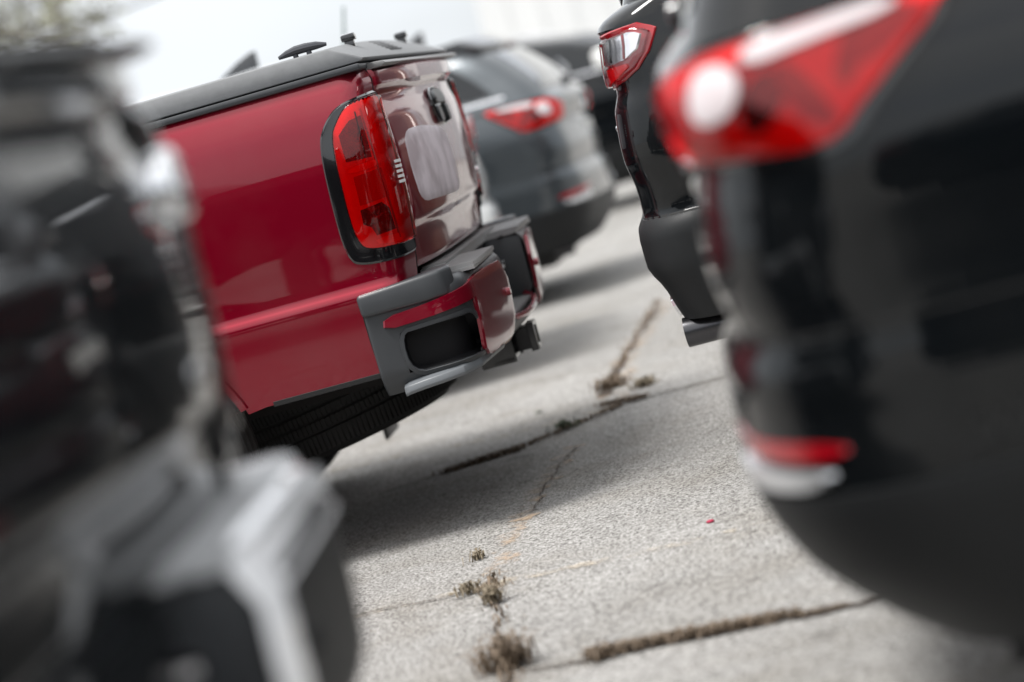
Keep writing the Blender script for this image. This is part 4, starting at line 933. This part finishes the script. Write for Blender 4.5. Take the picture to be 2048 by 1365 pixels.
# ------------------------------------------------------------------ background: building, trees, wires
def siding():
    m = bpy.data.materials.new('white_siding'); m.use_nodes = True; t = m.node_tree; b = t.nodes['Principled BSDF']; b.inputs['Roughness'].default_value = .5
    c = t.nodes.new('ShaderNodeTexCoord'); wv = t.nodes.new('ShaderNodeTexNoise'); wv.inputs['Scale'].default_value = .6; wv.inputs['Detail'].default_value = 4
    r = t.nodes.new('ShaderNodeValToRGB'); r.color_ramp.elements[0].color = (.68, .69, .69, 1); r.color_ramp.elements[1].color = (.80, .80, .79, 1)
    t.links.new(c.outputs['Object'], wv.inputs['Vector']); t.links.new(wv.outputs[0], r.inputs[0]); t.links.new(r.outputs[0], b.inputs['Base Color']); return m
M_SID = siding()
bd = thing('warehouse', 'plain white panelled building wall behind the parked cars', 'building', (-5, 44, 0))
xl = ray(958, 35); xl = xl[0] / xl[1] * 44 + 5
MB().add(*box(xl, 40, 0, 22, 0, 9)).build('wall', M_SID, bd)
rb = MB()
k = 0; x = xl + .5
while x < 39.5:
    rb.add(*box(x, x + .04, -.03, .0, .3, 8.9)); x += .6
rb.build('siding_ribs', M_SID, bd)
MB().add(*box(xl - .06, 40.1, -.07, 22.1, 9.0, 9.25)).build('roof_edge', mat('roof_trim', (.45, .46, .47), .4), bd)
MB().add(*box(xl - .02, 40, -.05, .0, 0, .3)).build('plinth', mat('concrete', (.3, .3, .29), .9, var=.2), bd)
dv = MB(); dv.add(*box(xl + 7, xl + 10.6, -.06, .0, 0, 3.6)); dv.build('roller_door', mat('door_grey', (.4, .42, .43), .5), bd)

M_BARK = mat('bark', (.13, .115, .10), .9, bump=(30, .6, .01), var=.3)
M_LEAF = mat('young_leaves', (.22, .22, .15), .8, var=.4, vscale=6)
def tree(x, y, h, seed, label, leafy=900):
    rs = np.random.default_rng(seed); T = thing('bare_tree', label, 'tree', (x, y, 0), 0, 'hazy trees at the far left')
    mb = MB(); tips = []
    def branch(p, d, l, r, n):
        pts = [p]; q = p.copy()
        for _ in range(4):
            d = d + rs.normal(0, .13, 3); d[2] += .03; d /= np.linalg.norm(d); q = q + d * l / 4; pts.append(q)
        rad = list(np.linspace(r, r * .62, 5)); mb.add(*tube(pts, rad, 5 if n < 3 else 7, cap=False)); tips.append((pts, n))
        if n == 0: return
        for _ in range(3 if n > 1 else 3):
            a = rs.uniform(.35, .8); v = rs.normal(0, 1, 3); v -= d * v.dot(d); v /= np.linalg.norm(v)
            s = pts[rs.integers(2, 5)]; branch(s.copy(), d * math.cos(a) + v * math.sin(a), l * rs.uniform(.6, .8), r * .55, n - 1)
    branch(np.zeros(3), np.array([0, 0, 1.0]), h * .33, h * .02, 5)
    mb.build('trunk', M_BARK, T)
    lf = MB(); leafpts = [p for pts, n in tips if n <= 1 for p in pts]
    for _ in range(leafy):
        p = leafpts[rs.integers(len(leafpts))] + rs.normal(0, .14, 3); s = rs.uniform(.03, .08); a = rs.normal(0, 1, 3); a /= np.linalg.norm(a); b = np.cross(a, rs.normal(0, 1, 3)); b /= np.linalg.norm(b)
        lf.add([p - a * s, p + b * s * .6, p + a * s, p - b * s * .6], [(0, 1, 2, 3)])
    lf.build('crown', M_LEAF, T)
tree(-11.6, 26, 7.5, 3, 'thin bare tree with the nearest twigs at the far left', 1500)
tree(-13.0, 29, 8.5, 8, 'bare tree standing behind the thin one at the far left', 1500)
tree(-10.6, 29.5, 5.0, 12, 'smallest bare tree of the far left group, closest to the pale sky', 900)
hg = MB(); rs = np.random.default_rng(4)
for _ in range(9000):
    x = rs.uniform(-19, -10.3); y = rs.uniform(24.4, 26.5); top = 2.25 + .35 * math.sin(x * 1.3) + .2 * math.sin(x * 4.1) - max(0, x + 11) * 1.5; z = rs.uniform(0, 1) ** .7 * top
    s = rs.uniform(.04, .10); a = rs.normal(0, 1, 3); a /= np.linalg.norm(a); b = np.cross(a, rs.normal(0, 1, 3)); b /= np.linalg.norm(b); p = np.array([x, y, z])
    hg.add([p - a * s, p + b * s * .6, p + a * s, p - b * s * .6], [(0, 1, 2, 3)])
o = hg.build('hedge', mat('hedge_leaves', (.10, .105, .075), .8, var=.5, vscale=3), sharp=None); tag(o, 'dark olive hedge behind the roof line of the left pickup', 'hedge')
po = MB().add(*tube([(-34, 40, 0), (-34, 40, 8)], [.16, .12], 10)); po.add(*box(-34.9, -33.1, 39.9, 40.1, 7.3, 7.45)); o = po.build('utility_pole', M_BARK); tag(o, 'wooden pole carrying the overhead wires', 'pole')
def wire(a, b, sag, label):
    pts = []
    for i in range(25):
        t = i / 24; p = Vector(a).lerp(Vector(b), t); p.z -= sag * 4 * t * (1 - t); pts.append(p)
    o = MB().add(*tube(pts, .03, 5)).build('overhead_wire', M_GAP); tag(o, label, 'wire', 'overhead wires at the top left')
wire((-33.2, 40, 7.45), (xl - 5, 44.1, 6.3), 1.9, 'upper of the two overhead wires at the top left')
wire((-34.8, 40, 7.45), (xl - 5, 44.1, 5.6), 2.1, 'lower of the two overhead wires at the top left')
